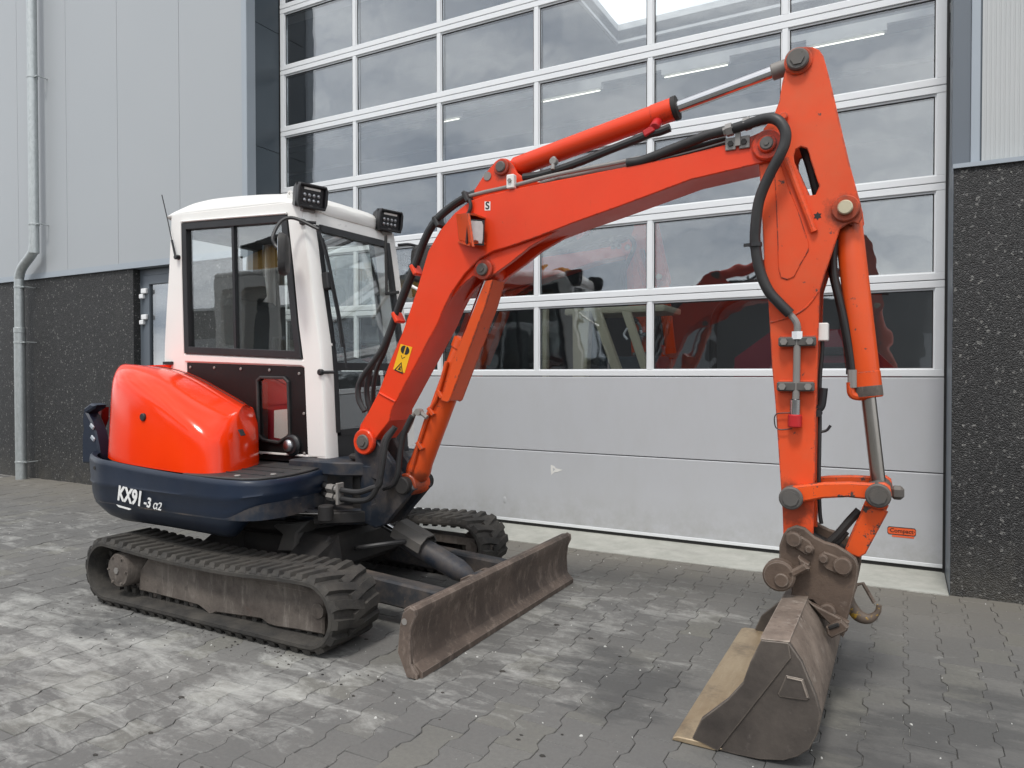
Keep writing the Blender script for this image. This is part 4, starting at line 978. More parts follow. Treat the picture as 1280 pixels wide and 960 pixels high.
# side window: black frame, two sliding panes, divider
def inset(poly, d):
    n = len(poly); out = []
    ar = sum(poly[i][0] * poly[(i + 1) % n][1] - poly[(i + 1) % n][0] * poly[i][1] for i in range(n)); sg = 1 if ar > 0 else -1
    for i in range(n):
        a, b, c = Vector(poly[i - 1]), Vector(poly[i]), Vector(poly[(i + 1) % n]); u = (b - a).normalized(); v = (c - b).normalized()
        n1 = Vector((-u.y, u.x)) * sg; n2 = Vector((-v.y, v.x)) * sg; m_ = n1 + n2; m_ = m_ / max(.2, m_.dot(n1)); out.append(tuple(b + m_ * d))
    return out
for yn, sgn in ((CN, 1), (CF, -1)):
    win_ = win if sgn > 0 else winL
    wi = inset(win_, .002); wo_ = inset(win_, .046)
    bm = NB(); prism(bm, wi, yn - .006 * sgn, yn + .045 * sgn, bev=.003, holes=(wo_,)); wf = obj('side_window', bm, 'black', ex, smooth=0)
    zb_, zt_ = min(p[1] for p in wo_), max(p[1] for p in wo_)
    bm = NB(); prism(bm, inset(win_, .040), yn + .016 * sgn, yn + .021 * sgn); obj('window_pane', bm, 'cabglass', wf, smooth=0)
    dvd = [(1.914, 2.177), (1.930, 1.404)]
    bm = NB(); prism(bm, [(dvd[0][0] - .010, zt_ + .004), (dvd[0][0] + .010, zt_ + .002), (dvd[1][0] + .010, zb_ - .001), (dvd[1][0] - .010, zb_ - .001)], yn + .002 * sgn, yn + .034 * sgn); obj('divider', bm, 'black', wf, smooth=0)
bm = NB(); tube(bm, xz([(1.456, 2.236), (1.927, 2.215), (2.375, 2.192)], CN - .008), .006, 6, 2); obj('rain_gutter', bm, 'white', fcab)
# lower black panel with a small window and a round lamp
sw = [(2.389, 0.905), (2.293, 0.854), (2.162, 0.863), (2.118, 0.894), (2.111, 1.229), (2.145, 1.253), (2.341, 1.251), (2.379, 1.221)]
bm = NB(); prism(bm, inset(pan, .003), CN + .008, CN + .030, holes=(inset(sw, .012),)); lp = obj('lower_panel', bm, 'panelblack', ex, smooth=0)
bm = NB(); prism(bm, sw, CN - .006, CN + .012, bev=.004, holes=(inset(sw, .017),)); wf = obj('lower_window', bm, 'mat', ex, smooth=0)
bm = NB(); prism(bm, inset(sw, .012), CN + .013, CN + .017); obj('window_pane', bm, 'cabglass', wf, smooth=0)
bm = NB(); prism(bm, [(2.228, 1.049), (2.358, 1.062), (2.356, 0.935), (2.305, 0.881), (2.226, 0.888)], CN + .030, CN + .032); obj('paper_notice', bm, 'label', wf, smooth=0)
bm = NB(); box(bm, 1.80, 2.45, CN + .10, CN + .13, CZ + .03, 1.30); obj('inner_lining', bm, 'dkred', lp, smooth=0)
kb = [(2.406, 0.852)][0]
bm = NB(); lathe(bm, (kb[0], CN + .005, kb[1]), (kb[0], CN - .1, kb[1]), [(0, .062), (.012, .062), (.022, .052), (.030, .050), (.032, .036)], 24); kl = obj('round_socket', bm, 'black', ex)
bm = NB(); lathe(bm, (kb[0] - .005, CN - .026, kb[1]), (kb[0] - .005, CN - .1, kb[1]), [(0, .036), (.010, .034), (.02, .024), (.024, .008)], 20); obj('socket_lens', bm, 'reflector', kl)
for q in [(1.516, 1.308), (1.740, 1.304), (1.975, 1.296), (2.218, 1.288), (2.455, 1.267), (2.491, 1.038), (2.492, 0.809), (2.148, 0.790)]:
    bm = NB(); cyl(bm, (q[0], CN + .009, q[1]), (q[0], CN + .001, q[1]), .009, 10, .002); obj('bolt', bm, 'steel', lp)
# windscreen
wx = lambda z: interp(sorted([(z_, x_) for x_, z_ in fe]), z)
def front_plate(bm, z0, z1, dx, th, y0, y1, n=6):
    A = [[(wx(z0 + (z1 - z0) * i / n) + dx, y0, z0 + (z1 - z0) * i / n), (wx(z0 + (z1 - z0) * i / n) + dx, y1, z0 + (z1 - z0) * i / n), (wx(z0 + (z1 - z0) * i / n) + dx - th, y1, z0 + (z1 - z0) * i / n), (wx(z0 + (z1 - z0) * i / n) + dx - th, y0, z0 + (z1 - z0) * i / n)] for i in range(n + 1)]
    loft(bm, A, closed=True)
yl, yr = CN + .075, CF - .065
zt_ = zt - .075
bm = NB()
front_plate(bm, .93, zt_, .016, .03, yl, yl + .035); front_plate(bm, .93, zt_, .016, .03, yr - .035, yr)
front_plate(bm, zt_ - .032, zt_ + .008, .018, .03, yl + .0355, yr - .0355, 2); front_plate(bm, .91, .945, .018, .03, yl + .0355, yr - .0355, 2)
wsf = obj('windscreen_seal', bm, 'black', ex, smooth=0)
bm = NB(); front_plate(bm, 1.325, zt_ - .025, .004, .005, yl + .03, yr - .03); obj('windscreen', bm, 'cabglass', wsf, smooth=20)
bm = NB(); front_plate(bm, .94, 1.29, .006, .005, yl + .03, yr - .03); obj('windscreen', bm, 'cabglass', wsf, smooth=20)
bm = NB(); front_plate(bm, 1.285, 1.33, .016, .03, yl + .0355, yr - .0355, 2); obj('cross_bar', bm, 'black', wsf, smooth=0)
bm = NB(); front_plate(bm, CZ - .02, .909, .012, .03, CN + .086, CF - .076, 2); obj('front_skirt_panel', bm, 'black', ex, smooth=0)
bm = NB(); tube(bm, [(wx(1.75) + .02, CF - .18, 1.78), (wx(1.75) + .03, CF - .20, 2.15)], .009, 6); 
tube(bm, [(wx(1.78) + .02, CF - .18, 1.78), (wx(1.78) + .025, CF - .06, 1.80)], .012, 6); obj('windscreen_handle', bm, 'mat', wsf)
# wiper
bm = NB()
wp = [(-2.301, 2.001), (-2.264, 1.904), (-2.234, 1.804), (-2.222, 1.697), (-2.223, 1.525)]
rbox(bm, (wx(1.86) + .035, CN + .10, 1.80), (.05, .055, .10), (0, -.1, 0), .008)
for dy in (.0, .018): tube(bm, [(wx(1.80) + .05, CN + .10 + dy, 1.80), (wx(1.6) + .045, CN + .125 + dy, 1.60), (wx(1.42) + .04, CN + .13 + dy, 1.42)], .006, 6)
tube(bm, [(wx(2.08) + .035, CN + .075, 2.08), (wx(1.9) + .045, CN + .10, 1.9), (wx(1.8) + .05, CN + .115, 1.8)], .007, 6)
tube(bm, [(wx(2.05) + .03, CN + .10, 2.05), (wx(1.9) + .035, CN + .125, 1.9), (wx(1.5) + .04, CN + .15, 1.5), (wx(1.3) + .04, CN + .155, 1.3)], .006, 6)
obj('wiper', bm, 'black', ex)
for q in ((2.13, .0), (1.275, .0)):
    bm = NB(); z = q[0]; cyl(bm, (wx(z) - .01, CN - .018, z), (wx(z) - .01, CN + .01, z), .018, 12, .004); cyl(bm, (wx(z) - .01, CN - .010, z), (wx(z) + .04, CN + .05, z), .009, 8); obj('screen_stay', bm, 'black', ex)
# interior: seat, consoles, levers
bm = NB(); rbox(bm, (1.88, -1.84, 1.16), (.46, .48, .12), (0, -.06, 0), .04); rbox(bm, (1.66, -1.84, 1.48), (.13, .46, .56), (0, -.14, 0), .05); rbox(bm, (1.61, -1.84, 1.86), (.10, .27, .20), (0, -.14, 0), .04); obj('seat', bm, 'seat', ex)
for y in (-2.10, -1.58):
    bm = NB(); box(bm, 1.75, 2.10, y - .07, y + .07, CZ + .02, 1.24, .03); cn_ = obj('console', bm, 'black', ex)
    bm = NB(); tube(bm, [(2.08, y, 1.24), (2.10, y, 1.34), (2.12, y, 1.40)], .012, 8); cyl(bm, (2.12, y, 1.38), (2.13, y, 1.49), .022, 10, .008); obj('joystick', bm, 'black', cn_)
for y in (-1.92, -1.80):
    bm = NB(); tube(bm, [(2.42, y, CZ), (2.40, y, 1.1), (2.36, y, 1.32)], .012, 8); cyl(bm, (2.36, y, 1.30), (2.34, y, 1.40), .02, 10, .006); obj('travel_lever', bm, 'black', ex)
bm = NB(); box(bm, 2.46, 2.56, -2.05, -1.60, CZ + .02, 1.28, .03); rbox(bm, (2.47, -1.84, 1.33), (.14, .28, .05), (0, .3, 0), .01); obj('dash_console', bm, 'seat', ex)
bm = NB(); tube(bm, [(1.42, -1.50, CZ), (1.42, -1.50, 2.2)], .02, 8); obj('cab_post', bm, 'white', ex)
# antenna
an = [(1.422, 2.012), (1.388, 2.122), (1.343, 2.269), (1.293, 2.421)]
bm = NB(); tube(bm, xz(an, CN - .025), .0035, 6); cyl(bm, (an[0][0], CN - .03, an[0][1]), (an[0][0], CN + .005, an[0][1]), .016, 12, .003); cyl(bm, (an[0][0], CN - .025, an[0][1]), (an[1][0], CN - .025, an[1][1]), .007, 8); obj('antenna', bm, 'black', ex)
bm = NB(); box(bm, 1.28, 1.36, CN - .02, CN + .01, 1.325, 1.345); obj('hood_catch', bm, 'black', ex, smooth=0)
# eye bolts and work lamps
def eye(x, y, z):
    bm = NB(); prism(bm, [(-.03, 0), (.03, 0), (.022, .035)] + arc(0, .04, .020, -10, 190, 8) + [(-.022, .035)], y - .006, y + .006, holes=(arc(0, .04, .009, 0, 330, 10),))
    for v in bm.verts: v.co += Vector((x, 0, z))
    obj('lifting_eye', bm, 'white', ex, smooth=30)
eye(2.37, CN + .03, 2.272); eye(2.45, CF - .06, 2.27)
def work_lamp(x, y, z):
    rot = Matrix.Rotation(R(-14), 3, 'Z') @ Matrix.Rotation(R(8), 3, 'Y')
    def put(bm):
        for v in bm.verts: v.co = rot @ v.co + Vector((x, y, z))
        return bm
    bm = NB(); loft(bm, [[(-.085, -.045, -.035), (-.085, .045, -.035), (-.085, .045, .035), (-.085, -.045, .035)], [(-.06, -.06, -.05), (-.06, .06, -.05), (-.06, .06, .05), (-.06, -.06, .05)], [(.03, -.095, -.064), (.03, .095, -.064), (.03, .095, .068), (.03, -.095, .068)]], closed=True)
    prism(bm, [(-.097, -.030), (-.085, -.066), (.085, -.066), (.097, -.030), (.097, .045), (.085, .070), (-.085, .070), (-.097, .045)], .028, .062, axis='x', bev=.004, holes=([(-.080, -.052), (.080, -.052), (.080, .056), (-.080, .056)],))
    o = obj('work_lamp', put(bm), 'black', ex, smooth=30)
    bm = NB(); box(bm, .034, .040, -.078, .078, -.050, .054); obj('lamp_lens', put(bm), 'black', o, smooth=0)
    for r_ in range(2):
        for c_ in range(4):
            bm = NB(); q = Vector((.040, -.045 + c_ * .030, -.022 + r_ * .030)); lathe(bm, q, q + Vector((.012, 0, 0)), [(0, .012), (.006, .010), (.010, .004)], 10); obj('led', put(bm), 'reflector', o)
    bm = NB(); box(bm, .041, .0425, -.050, .055, .038, .050); obj('lamp_label', put(bm), 'label', o, smooth=0)
    bm = NB(); box(bm, .036, .046, -.01, .012, -.062, -.048, .002); box(bm, .036, .046, .035, .05, -.062, -.05, .002); box(bm, -.03, .03, -.04, .04, -.085, -.066, .004); obj('lamp_bracket', put(bm), 'steel', o, smooth=0)
work_lamp(2.50, CN + .035, 2.278)
work_lamp(2.52, CF - .10, 2.265)
# mirrors
def mirror(y, pts, c, rot, size):
    bm = NB(); tube(bm, pts, .010, 8); mo = obj('mirror_arm', bm, 'black', ex)
    bm = NB()
    pr = []
    for i in range(24):
        a = 2 * math.pi * i / 24; pr.append((size[0] * math.copysign(abs(math.cos(a)) ** .5, math.cos(a)), size[1] * math.copysign(abs(math.sin(a)) ** .6, math.sin(a))))
    loft(bm, [[(.0, u, v) for u, v in pr], [(.015, u * 1.0, v) for u, v in pr], [(.035, u * .85, v * .9) for u, v in pr], [(.045, u * .4, v * .5) for u, v in pr]], closed=True)
    for v in bm.verts: v.co = rot @ v.co + Vector(c)
    mb = obj('mirror_housing', bm, 'mat', ex, smooth=40)
    bm = NB(); loft(bm, [[(-.001, u * .9, v * .92) for u, v in pr], [(-.003, u * .9, v * .92) for u, v in pr]], closed=True)
    for v in bm.verts: v.co = rot @ v.co + Vector(c)
    obj('mirror_glass', bm, 'mirror', mb, smooth=0)
ma = [(2.527, 2.105), (2.503, 2.138), (2.454, 2.139), (2.429, 2.097), (2.428, 2.022), (2.446, 1.981)]
mirror(0, [(ma[0][0] + .10, CN - .01, ma[0][1] - .03)] + [(p[0], CN - .05 - .11 * min(1, i / 3), p[1]) for i, p in enumerate(ma[1:])] + [(ma[-1][0] + .02, CN - .16, ma[-1][1] - .02)], ([(2.489, 1.925)][0][0], CN - .16, [(2.489, 1.925)][0][1]), Matrix.Rotation(R(35), 3, 'Z'), (.085, .115))
mirror(1, [(2.55, CF - .01, 2.12), (2.60, CF + .06, 2.13), (2.66, CF + .12, 2.10), (2.69, CF + .14, 2.02), (2.69, CF + .14, 1.98)], (2.655, CF + .11, 2.0), Matrix.Rotation(R(-40), 3, 'Z') , (.075, .125))
bm = NB(); tube(bm, [(2.60, CF + .0, 1.87), (2.85, CF + .02, 1.74)], .011, 8); obj('grab_rail', bm, 'white', ex)

# ---- nose and swing post
nz = .70
bm = NB()
prism(bm, [(2.50, -2.36), (2.86, -2.34), (2.98, -2.28), (3.02, -2.20), (2.98, -2.12), (2.86, -2.06), (2.50, -2.0)], .715, .790, axis='z', bev=.008)
prism(bm, [(2.50, -2.38), (2.80, -2.38), (2.94, -2.30), (2.98, -2.20), (2.92, -2.10), (2.80, -2.04), (2.50, -2.0)], .455, .535, axis='z', bev=.010)
box(bm, 2.50, 2.70, -2.30, -2.04, .50, .74); ns = obj('swing_bracket', bm, 'navy_dirty', ex, smooth=30)
bm = NB(); cyl(bm, (2.90, MC, .44), (2.90, MC, .80), .058, 24, .006); cyl(bm, (2.90, MC, .80), (2.90, MC, .825), .075, 24, .006); obj('pivot_pin', bm, 'dark', ns)
bm = NB()
pw = [(2.903, 0.860), (2.942, 0.918), (2.997, 0.942), (3.051, 0.923), (3.094, 0.874), (3.167, 0.794), (3.235, 0.715), (3.281, 0.701), (3.301, 0.670), (3.260, 0.625), (3.182, 0.543), (3.113, 0.469), (3.049, 0.445), (2.951, 0.470), (2.923, 0.519), (3.050, 0.582), (3.050, 0.702), (2.913, 0.735)]
prism(bm, pw, -2.285, -2.245, bev=.006); prism(bm, pw, -2.155, -2.115, bev=.006)
cyl(bm, (2.99, MC, .47), (2.99, MC, .78), .085, 24, .01)
po = obj('swing_post', bm, 'navy_dirty', ex, smooth=30)
fp_ = [(2.997, 0.905)][0]; cp_ = [(3.242, 0.689)][0]
bm = NB(); cyl(bm, (fp_[0], BN - .03, fp_[1]), (fp_[0], BF + .03, fp_[1]), .040, 24, .004); cyl(bm, (fp_[0], BN - .036, fp_[1]), (fp_[0], BN - .03, fp_[1]), .022, 6); obj('foot_pin', bm, 'pinsteel', po)
bm = NB(); cyl(bm, (cp_[0], BN - .015, cp_[1]), (cp_[0], BF + .03, cp_[1]), .045, 20, .005); obj('cylinder_pin', bm, 'dark', po)
swq = [(2.382, 0.520), (2.883, 0.545)]
sw0, sw1 = Vector((swq[0][0], -2.52, swq[0][1])), Vector((swq[1][0], -2.48, swq[1][1]))
bm = NB(); cyl(bm, sw0, sw0.lerp(sw1, .45), .045, 18, .005); swc = obj('swing_cylinder', bm, 'navy_dirty', ex)
bm = NB(); cyl(bm, sw0.lerp(sw1, .45), sw1, .022, 16); obj('cylinder_rod', bm, 'chrome', swc)
bm = NB(); cyl(bm, sw1 + Vector((0, 0, -.04)), sw1 + Vector((0, 0, .04)), .040, 16, .005); prism(bm, [(2.78, -2.46), (2.95, -2.33), (3.02, -2.24), (2.93, -2.20), (2.76, -2.36)], .47, .53, axis='z', bev=.006); obj('swing_lug', bm, 'dark', po)
for i, z in enumerate((.655, .610)):
    bm = NB(); tube(bm, [(2.66, -2.28, z + .05), (2.72, -2.33, z + .01), (2.80, -2.37, z), (2.92, -2.385, z - .005), (3.02, -2.385, z - .005), (3.10, -2.38, z + .02), (3.15, -2.375, .70 + i * .02), (3.155 + i * .015, -2.37, .80 + .02 * i), (3.17 + .015 * i, -2.36, .92), (3.215 + .01 * i, -2.34, .985 + .01 * i)], .0155, 10); hz_ = obj('hose', bm, 'rubber', ex)
    bm = NB(); cyl(bm, (2.80, -2.37, z), (2.85, -2.377, z - .002), .023, 6); cyl(bm, (2.86, -2.378, z - .002), (2.89, -2.38, z - .003), .020, 12); obj('fitting', bm, 'steel', hz_, smooth=20)
bm = NB(); box(bm, 2.885, 2.90, -2.412, -2.36, .575, .69, .003); obj('hose_clamp', bm, 'steel', ex, smooth=0)
lq = [(2.642, 0.657)][0]
bm = NB(); cyl(bm, (2.72, -2.52, .70), (2.745, -2.56, .70), .028, 14); obj('valve_block', bm, 'steel', ex)

# ---- boom
bp = [(2.942, 0.881), (2.940, 0.929), (2.960, 0.994), (3.015, 1.063), (3.085, 1.170), (3.170, 1.350), (3.243, 1.481), (3.329, 1.682), (3.404, 1.883), (3.475, 1.980), (3.563, 2.058), (3.651, 2.107), (3.732, 2.123), (3.896, 2.135), (4.133, 2.148), (4.401, 2.161), (4.683, 2.176), (4.867, 2.195), (4.967, 2.213), (4.997, 2.222), (5.034, 2.224), (5.070, 2.205), (5.089, 2.170), (5.088, 2.133), (5.064, 2.109), (5.034, 2.105), (5.001, 2.100), (4.731, 2.072), (4.402, 1.992), (4.220, 1.951), (4.007, 1.897), (3.885, 1.870), (3.780, 1.852), (3.709, 1.823), (3.622, 1.756), (3.550, 1.674), (3.505, 1.605), (3.459, 1.515), (3.200, 1.122), (3.169, 1.076), (3.158, 1.021), (3.094, 0.956), (3.046, 0.903), (3.030, 0.869), (2.992, 0.856), (2.959, 0.861)]
bm = NB(); prism(bm, bp, BN, BF, bev=.004); bo = obj('boom', bm, 'boom', ex, smooth=32)
# raised foot boss and end boss
bm = NB(); cyl(bm, (fp_[0], BN - .022, fp_[1]), (fp_[0], BN + .01, fp_[1]), .068, 28, .006); obj('foot_boss', bm, 'boom', bo)
ap = [(5.034, 2.166)][0]
bm = NB(); cyl(bm, (ap[0], BN - .020, ap[1]), (ap[0], BN + .01, ap[1]), .060, 28, .006); cyl(bm, (ap[0], BN - .036, ap[1]), (ap[0], BN - .0, ap[1]), .034, 20, .005); obj('end_boss', bm, 'boom', bo)
bm = NB(); cyl(bm, (ap[0], BN - .042, ap[1]), (ap[0], BF + .03, ap[1]), .026, 18, .004); cyl(bm, (ap[0], BN - .046, ap[1]), (ap[0], BN - .04, ap[1]), .010, 6); obj('arm_pin', bm, 'pinsteel', bo)
# doubler plate weld seam near the foot and plate joint
sm = [(3.093, 1.166), (3.197, 1.122)]
bm = NB(); tube(bm, xz(sm, BN - .002), .006, 6); obj('weld_seam', bm, 'boom', bo)
# knee bracket for the boom cylinder
kbp = [(4.088, 1.924), (3.943, 1.882), (3.879, 1.872), (3.775, 1.858), (3.703, 1.829), (3.616, 1.761), (3.541, 1.679), (3.498, 1.610), (3.440, 1.516), (3.469, 1.552), (3.527, 1.637), (3.588, 1.700), (3.657, 1.747), (3.689, 1.729), (3.721, 1.722), (3.752, 1.729), (3.779, 1.747), (3.814, 1.767), (3.879, 1.804), (3.964, 1.858), (4.129, 1.931)]
bm = NB()
for y in (BN + .020, BF - .045): prism(bm, kbp, y, y + .025, bev=.002)
obj('knee_bracket', bm, 'boom', bo, smooth=30)
kp = [(3.721, 1.770)][0]
bm = NB(); cyl(bm, (kp[0], BN + .004, kp[1]), (kp[0], BF - .004, kp[1]), .050, 24, .004); obj('knee_boss', bm, 'boom', bo)
bm = NB(); cyl(bm, (kp[0], BN - .010, kp[1]), (kp[0], BF + .01, kp[1]), .030, 18, .004); cyl(bm, (kp[0], BN - .016, kp[1]), (kp[0], BN - .01, kp[1]), .014, 6); obj('knee_pin', bm, 'pinsteel', bo)
# cylinder bracket on the boom back
cbp = [(3.624, 2.113), (3.647, 2.161), (3.707, 2.232), (3.739, 2.262), (3.775, 2.292), (3.806, 2.301), (3.841, 2.291), (3.867, 2.264), (3.888, 2.223), (3.923, 2.196), (3.961, 2.178), (4.028, 2.153)]
bm = NB()
for y in (-2.262, -2.168): prism(bm, cbp, y, y + .020, bev=.003)
cb = obj('cylinder_bracket', bm, 'boom', bo, smooth=30)
cbn = [(3.810, 2.257)][0]; cbh = [(3.730, 2.225)][0]
bm = NB(); cyl(bm, (cbn[0], -2.275, cbn[1]), (cbn[0], -2.135, cbn[1]), .040, 24, .004); obj('bracket_boss', bm, 'boom', cb)
bm = NB(); cyl(bm, (cbn[0], -2.285, cbn[1]), (cbn[0], -2.125, cbn[1]), .026, 18, .004); obj('bracket_pin', bm, 'pinsteel', cb)
bm = NB(); cyl(bm, (cbh[0], -2.2665, cbh[1]), (cbh[0], -2.2615, cbh[1]), .021, 18); obj('bracket_hole', bm, 'steel', cb)
# warning sticker
wsq = [(3.232, 1.420), (3.306, 1.402), (3.257, 1.271), (3.183, 1.290)]
bm = NB(); prism(bm, wsq, BN - .0015, BN - .0003); ws = obj('warning_sticker', bm, 'sticker_y', bo, smooth=0)
wc = Vector(((wsq[0][0] + wsq[2][0]) / 2, 0, (wsq[0][1] + wsq[2][1]) / 2)); wup = (Vector((wsq[0][0], 0, wsq[0][1])) - Vector((wsq[3][0], 0, wsq[3][1]))); wln = wup.length; wup.normalize(); wrt = Vector((wup.z, 0, -wup.x))
def wpt(u, v): p = wc + wrt * u + wup * v; return (p.x, p.z)
bm = NB(); prism(bm, [wpt(*p) for p in ((-.030, -.075), (.030, -.075), (0, -.020))], BN - .0026, BN - .0016, holes=([wpt(*p) for p in ((-.021, -.069), (.021, -.069), (0, -.030))],))
prism(bm, [wpt(*p) for p in ((-.011, -.064), (.012, -.064), (.004, -.050), (.008, -.046), (-.002, -.040), (-.004, -.054))], BN - .0026, BN - .0016)
for sgn in (-1, 1): prism(bm, [wpt(sgn * (.004 + .024 * math.sin(R(a))), .045 + .022 * math.cos(R(a))) for a in range(0, 181, 20)], BN - .0026, BN - .0016)
prism(bm, [wpt(*p) for p in ((-.014, .010), (-.002, -.004), (.014, .012), (.012, .014), (-.002, .0), (-.012, .013))], BN - .0026, BN - .0016)
obj('warning_symbols', bm, 'ink', ws, smooth=0)
stq = [(3.736, 2.094), (3.768, 2.090), (3.767, 2.048), (3.736, 2.051)]
bm = NB(); prism(bm, stq, BN - .0015, BN - .0003); wl = obj('small_label', bm, 'label', bo, smooth=0)
bm = text_bm('S', .050, .0004, 0, .001); place(bm, XZ, ((stq[0][0] + stq[1][0]) / 2, BN - .0022, (stq[0][1] + stq[2][1]) / 2)); obj('label_lettering', bm, 'ink', wl, smooth=0)
# boom lamp in its orange guard
gA = [(3.572, 2.050), (3.590, 1.911)]; gC = [(3.741, 2.017), (3.740, 1.886)]; gP = [(3.712, 2.019), (3.738, 1.860)]
yA, yP = BN - .001, -2.42
zt0, zb0 = gA[0][1], gA[1][1]
lg = None
bm = NB()
A0, A1, P0, P1 = Vector((gA[0][0], yA, gA[0][1])), Vector((gA[1][0], yA, gA[1][1])), Vector((gP[0][0], yP, gP[0][1])), Vector((gP[1][0], yP, gP[1][1]))
th = Vector((.010, .006, 0))
loft(bm, [[A0, P0, P0 + th, A0 + th * 1.5], [A0.lerp(A1, .9), P0.lerp(P1, .9), P0.lerp(P1, .9) + th, A0.lerp(A1, .9) + th * 1.5], [A1 + Vector((.02, 0, -.004)), P1, P1 + th, A1 + Vector((.035, 0, -.004))]], closed=True)
lg = obj('lamp_guard', bm, 'cyl', bo, smooth=20, label='orange guard round the boom lamp')
def tri(z0, zp, zc, nm):
    bm = NB(); C_ = Vector((gC[0][0], yA, zc)); a_ = Vector((gA[0][0] + .012, yA, z0)); p_ = Vector((gP[0][0] + .010, yP + .006, zp)); q_ = Vector((gC[0][0] - .01, -2.385, zc + .004))
    dz = Vector((0, 0, -.009)); loft(bm, [[a_, p_, q_, C_], [a_ + dz, p_ + dz, q_ + dz, C_ + dz]], closed=True); return obj(nm, bm, 'cyl', lg, smooth=0)
tri(A0.z - .001, P0.z - .001, gC[0][1], 'guard_top'); tri(A1.z + .008, P1.z + .012, gC[1][1] + .008, 'guard_bottom')
lc = [(3.728, 1.939)][0]
rot = Matrix.Rotation(R(-38), 3, 'Z') @ Matrix.Rotation(R(5), 3, 'Y')
def put2(bm, c):
    for v in bm.verts: v.co = rot @ v.co + Vector(c)
    return bm
bm = NB(); loft(bm, [[(-.05, -.030, -.045), (-.05, .030, -.045), (-.05, .030, .045), (-.05, -.030, .045)], [(.020, -.044, -.060), (.020, .044, -.060), (.020, .044, .060), (.020, -.044, .060)]], closed=True); bl_ = obj('boom_lamp', put2(bm, (lc[0] - .02, -2.352, lc[1])), 'black', bo, smooth=0)
bm = NB(); prism(bm, [(u, v) for u, v in ((-.032, -.052), (.032, -.052), (.036, -.03), (.036, .035), (.028, .052), (-.028, .052), (-.036, .035), (-.036, -.03))], .0205, .027, axis='x', bev=.002); obj('lamp_lens', put2(bm, (lc[0] - .02, -2.352, lc[1])), 'lampglass', bl_, smooth=20)

# boom cylinder with its guard
t0, t1 = Vector((kp[0], MC, kp[1])), Vector((cp_[0], MC, cp_[1])); dv = (t0 - t1).normalized(); ln = (t0 - t1).length
bm = NB(); lathe(bm, t1 + dv * .03, t0, [(0, .050), (.02, .062), (.06, .066), (.10, .060), (.62 * ln, .060), (.62 * ln + .004, .066), (.62 * ln + .05, .066), (.62 * ln + .055, .058)], 28)
cyl(bm, t1 + Vector((0, -.07, 0)), t1 + Vector((0, .07, 0)), .060, 24, .006); bcy = obj('boom_cylinder', bm, 'cyl', ex, smooth=35)
bm = NB(); cyl(bm, t1 + dv * .6 * ln, t0, .030, 20); cyl(bm, t0 + Vector((0, -.06, 0)), t0 + Vector((0, .06, 0)), .045, 20, .004); obj('cylinder_rod', bm, 'chrome', bcy)
gq = [(3.731, 1.716), (3.772, 1.719), (3.731, 1.600), (3.522, 1.132), (3.507, 1.123), (3.469, 1.135), (3.546, 1.339), (3.668, 1.587)]
bm = NB(); prism(bm, gq, -2.288, -2.278, bev=.002); prism(bm, gq, -2.172, -2.162, bev=.002)
fr_pts = [gq[1], gq[2], gq[3]]
prism(bm, [gq[1], gq[2], gq[3], (gq[3][0] - .010, gq[3][1] - .003), (gq[2][0] - .010, gq[2][1] - .003), (gq[1][0] - .010, gq[1][1])], -2.278, -2.172)
obj('rod_guard', bm, 'cyl', bcy, smooth=30)
sp_ = [(3.511, 1.327), (3.453, 1.155), (3.399, 1.065), (3.329, 0.887), (3.288, 0.761)]
bm = NB(); tube(bm, [(p[0] - .012, -2.275, p[1]) for p in sp_], .011, 8); tube(bm, [(p[0] - .028, -2.262, p[1] - .02) for p in sp_[2:]], .011, 8)
for p in sp_[1:4]: rbox(bm, (p[0] + .005, -2.272, p[1] + .01), (.05, .03, .022), (0, .9, 0), .003)
obj('oil_pipe', bm, 'cyl', bcy)
hq = [(3.396, 1.045), (3.347, 1.072), (3.317, 1.063), (3.297, 1.021), (3.266, 0.967)]
bm = NB(); tube(bm, [(p[0], -2.30, p[1]) for p in hq], .012, 8); cyl(bm, (hq[1][0], -2.318, hq[1][1]), (hq[1][0], -2.285, hq[1][1]), .018, 12); obj('hose_elbow', bm, 'steel', bcy)
hh = [(3.314, 1.051), (3.274, 0.984), (3.248, 0.918), (3.232, 0.822), (3.222, 0.751), (3.190, 0.695), (3.128, 0.669)]
bm = NB(); tube(bm, [(p[0], -2.315, p[1]) for p in hh], .016, 10); obj('hose', bm, 'rubber', bcy)

# arm cylinder
t0 = Vector((cbn[0], MC, cbn[1])); at_ = [(5.130, 2.505)][0]; t1 = Vector((at_[0], MC, at_[1])); dv = (t1 - t0).normalized(); ln = (t1 - t0).length
e_ = [(4.629, 2.394)][0]; bl2 = (Vector((e_[0], MC, e_[1])) - t0).length
bm = NB(); lathe(bm, t0 + dv * .03, t1, [(0, .035), (.02, .047), (bl2 - .12, .047), (bl2 - .118, .049), (bl2 - .03, .049)], 28); cyl(bm, t0 + Vector((0, -.05, 0)), t0 + Vector((0, .05, 0)), .045, 20, .004); ac = obj('arm_cylinder', bm, 'boom', ex, smooth=35)
bm = NB(); lathe(bm, t0 + dv * bl2, t1, [(0, .030), (0.002, .052), (.022, .052), (.024, .03)], 28); obj('gland_nut', bm, 'dark', ac)
bm = NB(); cyl(bm, t0 + dv * (bl2 - .05), t1, .027, 24); obj('cylinder_rod', bm, 'chrome', ac)
bm = NB(); cyl(bm, t1 + Vector((0, -.055, 0)), t1 + Vector((0, .055, 0)), .042, 20, .004); cyl(bm, t1 - dv * .10, t1 - dv * .02, .033, 20, .004); obj('rod_eye', bm, 'steel', ac)
